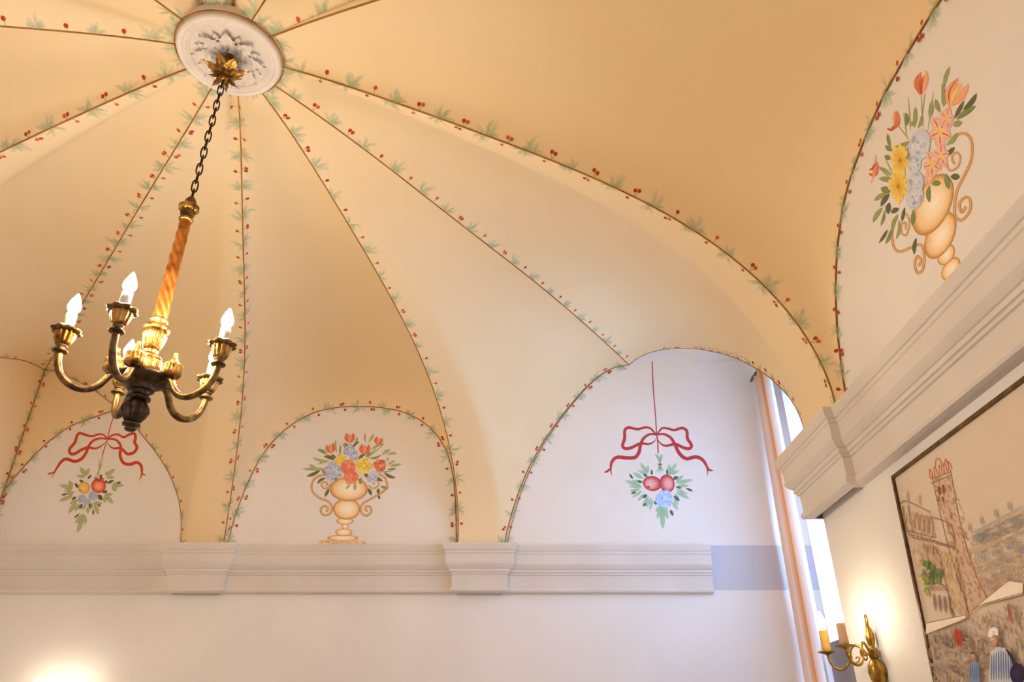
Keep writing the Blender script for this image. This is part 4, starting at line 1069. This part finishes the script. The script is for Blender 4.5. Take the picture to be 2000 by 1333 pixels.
# ------------------------------------------------------------------ curtains in the window niche
def cloth(name, cols, rough=0.85, transl=0.45, transp=0.0):
    m, nt, N, L, b = new_mat(name)
    at = N.new('ShaderNodeAttribute'); at.attribute_name = 'Col'
    tl = N.new('ShaderNodeBsdfTranslucent'); df = N.new('ShaderNodeBsdfDiffuse'); mx = N.new('ShaderNodeMixShader')
    L.new(at.outputs['Color'], tl.inputs['Color']); L.new(at.outputs['Color'], df.inputs['Color'])
    mx.inputs['Fac'].default_value = transl
    L.new(df.outputs['BSDF'], mx.inputs[1]); L.new(tl.outputs['BSDF'], mx.inputs[2])
    out = mx
    if transp:
        tr = N.new('ShaderNodeBsdfTransparent'); m2 = N.new('ShaderNodeMixShader'); m2.inputs['Fac'].default_value = transp
        L.new(mx.outputs['Shader'], m2.inputs[1]); L.new(tr.outputs['BSDF'], m2.inputs[2]); out = m2
    N.remove(b)
    L.new(out.outputs['Shader'], N['Material Output'].inputs['Surface'])
    return m
M['drape'] = cloth('striped_drape', None, transl=0.3)
M['voile'] = cloth('white_voile', None, transl=0.55, transp=0.35)
CRM, ORG, PEA = lin('#ecdccf'), lin('#d68c52'), lin('#e6bd98')
STR = [(0.0, lin('#b8794c')), (.07, lin('#c98a58')), (.1, lin('#e8cdb4')), (.16, ORG), (.2, lin('#e6cbb4')), (.45, lin('#e8d2c0')), (.52, PEA), (.56, ORG), (.76, lin('#cf7a36')), (.8, PEA), (.85, CRM), (1.0, lin('#efe6df'))]
def stripe(t):
    for (a, ca), (b, cb_) in zip(STR, STR[1:]):
        if t <= b: return mix(ca, cb_, (t - a) / max(b - a, 1e-6))
    return STR[-1][1]
def soffit_z(y):
    pr = sorted(prof)
    for (y0, z0), (y1, z1) in zip(pr, pr[1:]):
        if y0 <= y <= y1: return z0 + (z1 - z0) * (y - y0) / max(y1 - y0, 1e-6)
    return pr[-1][1] if y > pr[-1][0] else pr[0][1]
cur = empty('striped_curtain', (2.2, 5.95, 0.03)); tag(cur, 'cream and orange striped curtain gathered at the far side of the window niche', 'curtain')
cm = MB(); NU, NV = 90, 40
ztop = 3.03 + EYE
for j in range(NV + 1):
    h = j / NV; z = 0.03 + (ztop - 0.03) * h
    for i in range(NU + 1):
        t = i / NU
        # gathered narrower at the top, spreading a little lower down
        sp = 1.0 + 0.25 * (1 - h)
        x = 2.20 - 0.03 * t - 0.03 * (1 - h); y = 6.14 - 0.46 * t * sp
        ph = t * 2 * math.pi * 3.5 + 0.5 * math.sin(h * 2.2)
        dx = 0.034 * math.sin(ph) * (0.75 + .35 * (1 - h)); dy = 0.02 * math.cos(ph * 1.0 + .6)
        yy_ = min(y + dx * .3 + dy, YB - 0.02)
        cm.vert((x + dx, yy_, min(z, 0.03 + (min(ztop, soffit_z(yy_) - 0.04) - 0.03) * h)), stripe(t))
for j in range(NV):
    for i in range(NU):
        a = j * (NU + 1) + i; cm.face(a, a + 1, a + NU + 2, a + NU + 1)
drp = cm.build('drape', 'drape', cur, fix=False, base=cur.location)
MB().tube([(2.19, 5.86, ztop + .02), (2.19, YB - 0.005, ztop + .02)], 0.011, 12).build('curtain_rod', 'brass', cur, base=cur.location)
for k in range(6):
    yy = 5.88 + k * .05
    MB().tube([(2.19 + .018 * math.cos(a), yy, ztop + .012 + .018 * math.sin(a)) for a in [2 * math.pi * i / 14 for i in range(14)]], 0.003, 6, closed=True).build('curtain_ring', 'brass', cur, base=cur.location)
vo = MB(); NU, NV = 120, 16
for i in range(NU + 1):
    t = i / NU; y = NY + 0.05 + (YB - 0.30 - NY - 0.05) * t
    zt = min(soffit_z(y) - 0.03, WZ1)
    for j in range(NV + 1):
        z = 0.12 + (zt - 0.12) * j / NV
        x = 2.34 + 0.016 * math.sin(t * 2 * math.pi * 17) + 0.006 * math.sin(t * 41)
        vo.vert((x, y, z), lin('#f2f4f8'))
for i in range(NU):
    for j in range(NV):
        a = i * (NV + 1) + j; vo.face(a, a + 1, a + NV + 2, a + NV + 1)
vl = empty('sheer_curtain', (2.34, 5.0, 0.12)); tag(vl, 'sheer white voile curtain glowing in front of the niche window', 'curtain')
vo.build('voile', 'voile', vl, fix=False, base=vl.location)
MB().tube([(2.33, NY + 0.02, 2.9), (2.33, NY + .05, 2.9)], 0.006, 8).build('curtain_wire', 'brass', vl, base=vl.location)
w1 = [o for o in bpy.data.objects if o.name == 'window_1'][0]
zsh = onX(1630, 1255, 2.22).z
MB().box((2.20, NY + 0.01, 0.0), (2.235, 5.62, zsh)).build('shutter_panel', 'shutter', w1, smooth=False, base=w1.location)
# ------------------------------------------------------------------ framed market-square picture on the right wall
XT, XBm = XR - 0.030, XR - 0.095       # the sheet hangs a little off the wall at its foot
tl = onX(1744, 931, XT)
PW, PH = 1.75, 1.35
pic = empty('framed_picture', (XR, tl.y - PW / 2, tl.z - PH)); tag(pic, 'large thin-framed drawing of a market square with a brick tower', 'picture')
pb_ = Vector(pic.location)
M['frame_wood'] = mottled('dark_bronze_frame', lin('#4a3418'), lin('#7a5a2c'), 20.0, 0.4, metal=0.5)
M['paper'] = mottled('cream_paper', lin('#dccbb4'), lin('#e0d0ba'), 2.0, 0.7)
dv = Vector((XBm - XT, 0, -PH)).normalized(); pn = Vector((dv.z, 0, -dv.x))   # down along the sheet, out into the room
def pbox(y0, y1, d0, d1, o0, o1):
    m = MB(); m.box((0, 0, 0), (1, 1, 1))
    m.v = [tuple(Vector((tl.x, tl.y, tl.z)) + Vector((0, -(y0 + (y1 - y0) * v[1]), 0)) + dv * (d0 + (d1 - d0) * v[2]) + pn * (o0 + (o1 - o0) * v[0])) for v in m.v]
    return m
fw = 0.014
for a in ((0, fw, 0, PH), (PW - fw, PW, 0, PH), (fw, PW - fw, 0, fw), (fw, PW - fw, PH - fw, PH)):
    pbox(*a, -0.016, 0.010).build('frame_rail', 'frame_wood', pic, smooth=False, base=pb_)
pbox(fw, PW - fw, fw, PH - fw, -0.012, 0.0).build('drawing_sheet', 'paper', pic, smooth=False, base=pb_)
c = Canvas(lambda u, v: onP(u, v, tl, pn), pn, 1720, 720, 2.175, pic, pb_)
q = random.Random(5)
T1, T2, T3 = lin('#b08468', .8), lin('#c9a184', .7), lin('#8f6a52', .85)
OC, BLU, GRY = lin('#cfa871', .7), lin('#8d97ad', .7), lin('#a39684', .7)
def hatch(x0, y0, x1, y1, n, cols, ln, w, ang):
    for _ in range(n):
        x = q.uniform(x0, x1); y = q.uniform(y0, y1); a = math.radians(ang + q.uniform(-25, 25)); l = ln * q.uniform(.5, 1.3)
        c.stroke([(x, y), (x + l * math.cos(a) * .5 + q.uniform(-3, 3), y + l * math.sin(a) * .5), (x + l * math.cos(a), y + l * math.sin(a))], w * q.uniform(.6, 1.3), q.choice(cols), None, .5, 5)
def quadhatch(A, B, C_, D_, n, cols, ln, w, ang):
    for _ in range(n):
        s, t = q.random(), q.random()
        x = (A[0] * (1 - s) + B[0] * s) * (1 - t) + (D_[0] * (1 - s) + C_[0] * s) * t
        y = (A[1] * (1 - s) + B[1] * s) * (1 - t) + (D_[1] * (1 - s) + C_[1] * s) * t
        a = math.radians(ang + q.uniform(-30, 30)); l = ln * q.uniform(.5, 1.3)
        c.stroke([(x, y), (x + l * math.cos(a), y + l * math.sin(a))], w * q.uniform(.6, 1.4), q.choice(cols), None, .5, 4)
def tower():
    c.poly([(222, 460), (295, 428), (345, 690), (460, 990), (375, 1040), (270, 640)], lin('#d9b092', .22))
    for p in ([(218, 455), (250, 600), (300, 800), (375, 1040)], [(298, 435), (340, 660), (395, 850), (455, 985)], [(216, 470), (296, 440)], [(214, 490), (300, 455)]): c.even(p, 4, T3)
    for k in range(5):
        x = 212 + k * 20; y = 452 - k * 8
        c.even([(x, y + 18), (x - 4, y - 22), (x + 6, y - 12), (x + 12, y + 10)], 5, lin('#c06a48', .85))
    c.even([(232, 425), (236, 390), (250, 385), (258, 400), (262, 420)], 6, lin('#c07a58', .8)); c.even([(272, 410), (278, 385), (286, 410)], 5, lin('#c06a48', .8))
    for k in range(2):
        x = 248 + k * 18
        c.stroke([(x, 500 - k * 6), (x + 6, 540 - k * 6)], 15, lin('#7a5c46', .9)); c.stroke([(x - 2, 545), (x + 3, 570)], 12, lin('#8a6a52', .9))
    quadhatch((222, 470), (300, 440), (455, 980), (375, 1030), 260, [T1, T2, OC, lin('#b5694a', .7)], 20, 4.5, 70)
sub(c, pic, 'drawn_tower', tower)
def palace():
    for p in ([(88, 575), (115, 565), (215, 612)], [(215, 630), (300, 665), (318, 745)], [(96, 585), (128, 710), (240, 735)], [(130, 705), (320, 760)], [(120, 690), (235, 720)], [(240, 745), (320, 765), (330, 790)], [(250, 770), (300, 1000), (320, 1060)], [(120, 580), (140, 700)], [(320, 800), (375, 1040)], [(205, 915), (280, 930), (310, 1060)]): c.even(p, 5, T3)
    for k in range(4): c.even([(148 + k * 20, 680 + k * 6), (148 + k * 20, 640 + k * 5), (156 + k * 20, 615 + k * 6), (164 + k * 20, 645 + k * 6), (166 + k * 20, 690 + k * 6)], 6, T1)
    for k in range(5): c.stroke([(185 + k * 13, 740 + k * 4), (190 + k * 13, 780 + k * 4)], 10, T1)
    for k in range(4): c.stroke([(230 + k * 22, 960 + k * 4), (238 + k * 22, 1030 + k * 5)], 14, lin('#8a6850', .8))
    for k in range(5): c.even([(215 + k * 16, 945), (219 + k * 16, 925), (228 + k * 16, 945)], 4, T1)
    for k in range(9): c.stroke([(135 + k * 20, 712 + k * 5), (146 + k * 20, 724 + k * 5)], 9, lin('#b8795a', .85))
    for x in (118, 122, 168, 172): c.stroke([(x, 570 - (x > 150) * -10), (x - 3, 520 + (x > 150) * 15)], 7, T2)
    quadhatch((95, 585), (215, 620), (240, 720), (120, 695), 40, [T2, OC], 25, 7, 80)
    quadhatch((250, 770), (330, 790), (375, 1050), (300, 1000), 70, [lin('#d9bd6a', .7), OC, T2], 30, 9, 75)
    quadhatch((132, 720), (240, 750), (260, 860), (158, 830), 60, [T2, OC], 25, 7, 80)
sub(c, pic, 'drawn_palace', palace)
def trees():
    for k in range(46):
        x = q.uniform(185, 265); y = q.uniform(820, 905); c.stroke([(x, y + 18), (x + q.uniform(-4, 4), y - 10)], 12, q.choice([lin('#6f8a52', .85), lin('#8a9c5c', .85), lin('#5c7448', .85)]))
    for k in range(34):
        y = q.uniform(855, 960); x = q.uniform(75 + (y - 455) * .205 + 22, 212); c.stroke([(x, y), (x + q.uniform(-12, 12), y + q.uniform(8, 22))], 10, q.choice([lin('#a5a848', .85), lin('#d0b84a', .85), lin('#86a058', .85)]))
sub(c, pic, 'drawn_trees', trees)
def palace2():
    for p in ([(392, 702), (610, 588)], [(390, 722), (610, 615)], [(395, 755), (620, 665)], [(405, 790), (620, 690)], [(415, 850), (620, 760)], [(420, 870), (620, 785)], [(395, 705), (410, 790), (430, 880), (455, 975)], [(480, 860), (500, 960)], [(545, 830), (570, 920)]): c.even(p, 5, q.choice([BLU, T1, GRY]))
    for k, (x, y) in enumerate([(385, 690), (436, 660), (497, 630), (555, 600)]): c.stroke([(x, y), (x - 2, y - 24), (x, y - 34)], 10, T1); c.stroke([(x + 3, y + 6), (x + 3, y - 12)], 6, BLU)
    for k, (x, y) in enumerate([(440, 800), (500, 775), (560, 745), (600, 760)]):
        c.even([(x - 14, y + 22), (x - 14, y - 14), (x + 12, y - 22), (x + 14, y + 14), (x - 14, y + 22)], 5, GRY); c.stroke([(x, y - 12), (x + 2, y + 16)], 16, BLU)
    for k in range(5): c.even([(440 + k * 40, 950 - k * 14), (440 + k * 40, 905 - k * 16), (456 + k * 40, 890 - k * 16), (466 + k * 40, 940 - k * 14)], 5, T1)
    quadhatch((395, 710), (615, 600), (640, 930), (450, 975), 330, [GRY, OC, BLU, T2], 24, 5, -25)
    quadhatch((395, 720), (615, 610), (615, 660), (395, 750), 60, [lin('#9aa4b4', .6), GRY], 30, 9, -26)
sub(c, pic, 'drawn_far_palace', palace2)
def market():
    c.poly([(205, 1130), (208, 1082), (370, 1050), (380, 1062)], lin('#e9dccb'))
    c.poly([(380, 1050), (560, 905), (620, 915), (620, 960), (430, 1010)], lin('#e9dccb'))
    for p in ([(205, 1135), (380, 1062), (430, 1012), (620, 955)], [(380, 1048), (560, 905), (620, 912)], [(200, 1085), (372, 1050)], [(560, 905), (568, 900)]): c.even(p, 4, lin('#8f7a68', .8))
    cols = [lin('#9c8a78', .7), lin('#b39c84', .7), lin('#7f7064', .7), lin('#c0a58c', .7), lin('#a08a90', .6), lin('#c9b39a', .7)]
    quadhatch((215, 1140), (620, 970), (640, 1330), (245, 1340), 520, cols, 34, 9, 75)
    hatch(225, 1130, 480, 1300, 70, cols, 40, 14, 20)
    for k in range(16): c.stroke([(335 + q.uniform(0, 28), 1110 + q.uniform(-5, 40)), (345 + q.uniform(0, 28), 1140 + q.uniform(0, 50))], 13, lin('#bf5038', .8))
    for k in range(8): c.stroke([(568 + q.uniform(-6, 10), 1000 + q.uniform(0, 20)), (580 + q.uniform(-6, 10), 1060 + q.uniform(0, 30))], 9, lin('#b86a58', .8))
    for k in range(6): c.stroke([(480 + q.uniform(0, 40), 1090 + q.uniform(0, 20)), (505 + q.uniform(0, 20), 1105)], 9, lin('#8a86a6', .8))
sub(c, pic, 'drawn_market_stalls', market)
def man():
    c.poly([(492, 1205), (520, 1185), (556, 1190), (580, 1230), (600, 1340), (485, 1340)], lin('#c3c4c8', .9))
    for k in range(9): c.stroke([(498 + k * 10, 1200 + abs(k - 4) * 5), (496 + k * 11, 1335)], 8, lin('#5f7fae', .85))
    c.blob(507, 1160, 17, 24, lin('#c9a083'), lin('#b08060'))
    c.stroke([(488, 1145), (505, 1112), (524, 1138)], 30, lin('#f0ece6')); c.stroke([(486, 1158), (510, 1150)], 9, lin('#d8d4d0'))
    c.stroke([(560, 1195), (590, 1240), (620, 1290)], 14, lin('#3a3248')); c.blob(610, 1300, 34, 44, lin('#3f3658'), lin('#2c2740'))
sub(c, pic, 'drawn_man_in_cap', man)
def boy():
    c.poly([(402, 1260), (420, 1245), (440, 1255), (450, 1340), (400, 1340)], lin('#8598b4', .9))
    for k in range(5): c.stroke([(406 + k * 9, 1258), (405 + k * 10, 1335)], 6, lin('#5f7fae', .85))
    c.blob(415, 1225, 11, 17, lin('#c9a083'), lin('#a87858')); c.stroke([(405, 1212), (424, 1210)], 10, lin('#6a4a38'))
sub(c, pic, 'drawn_boy', boy)
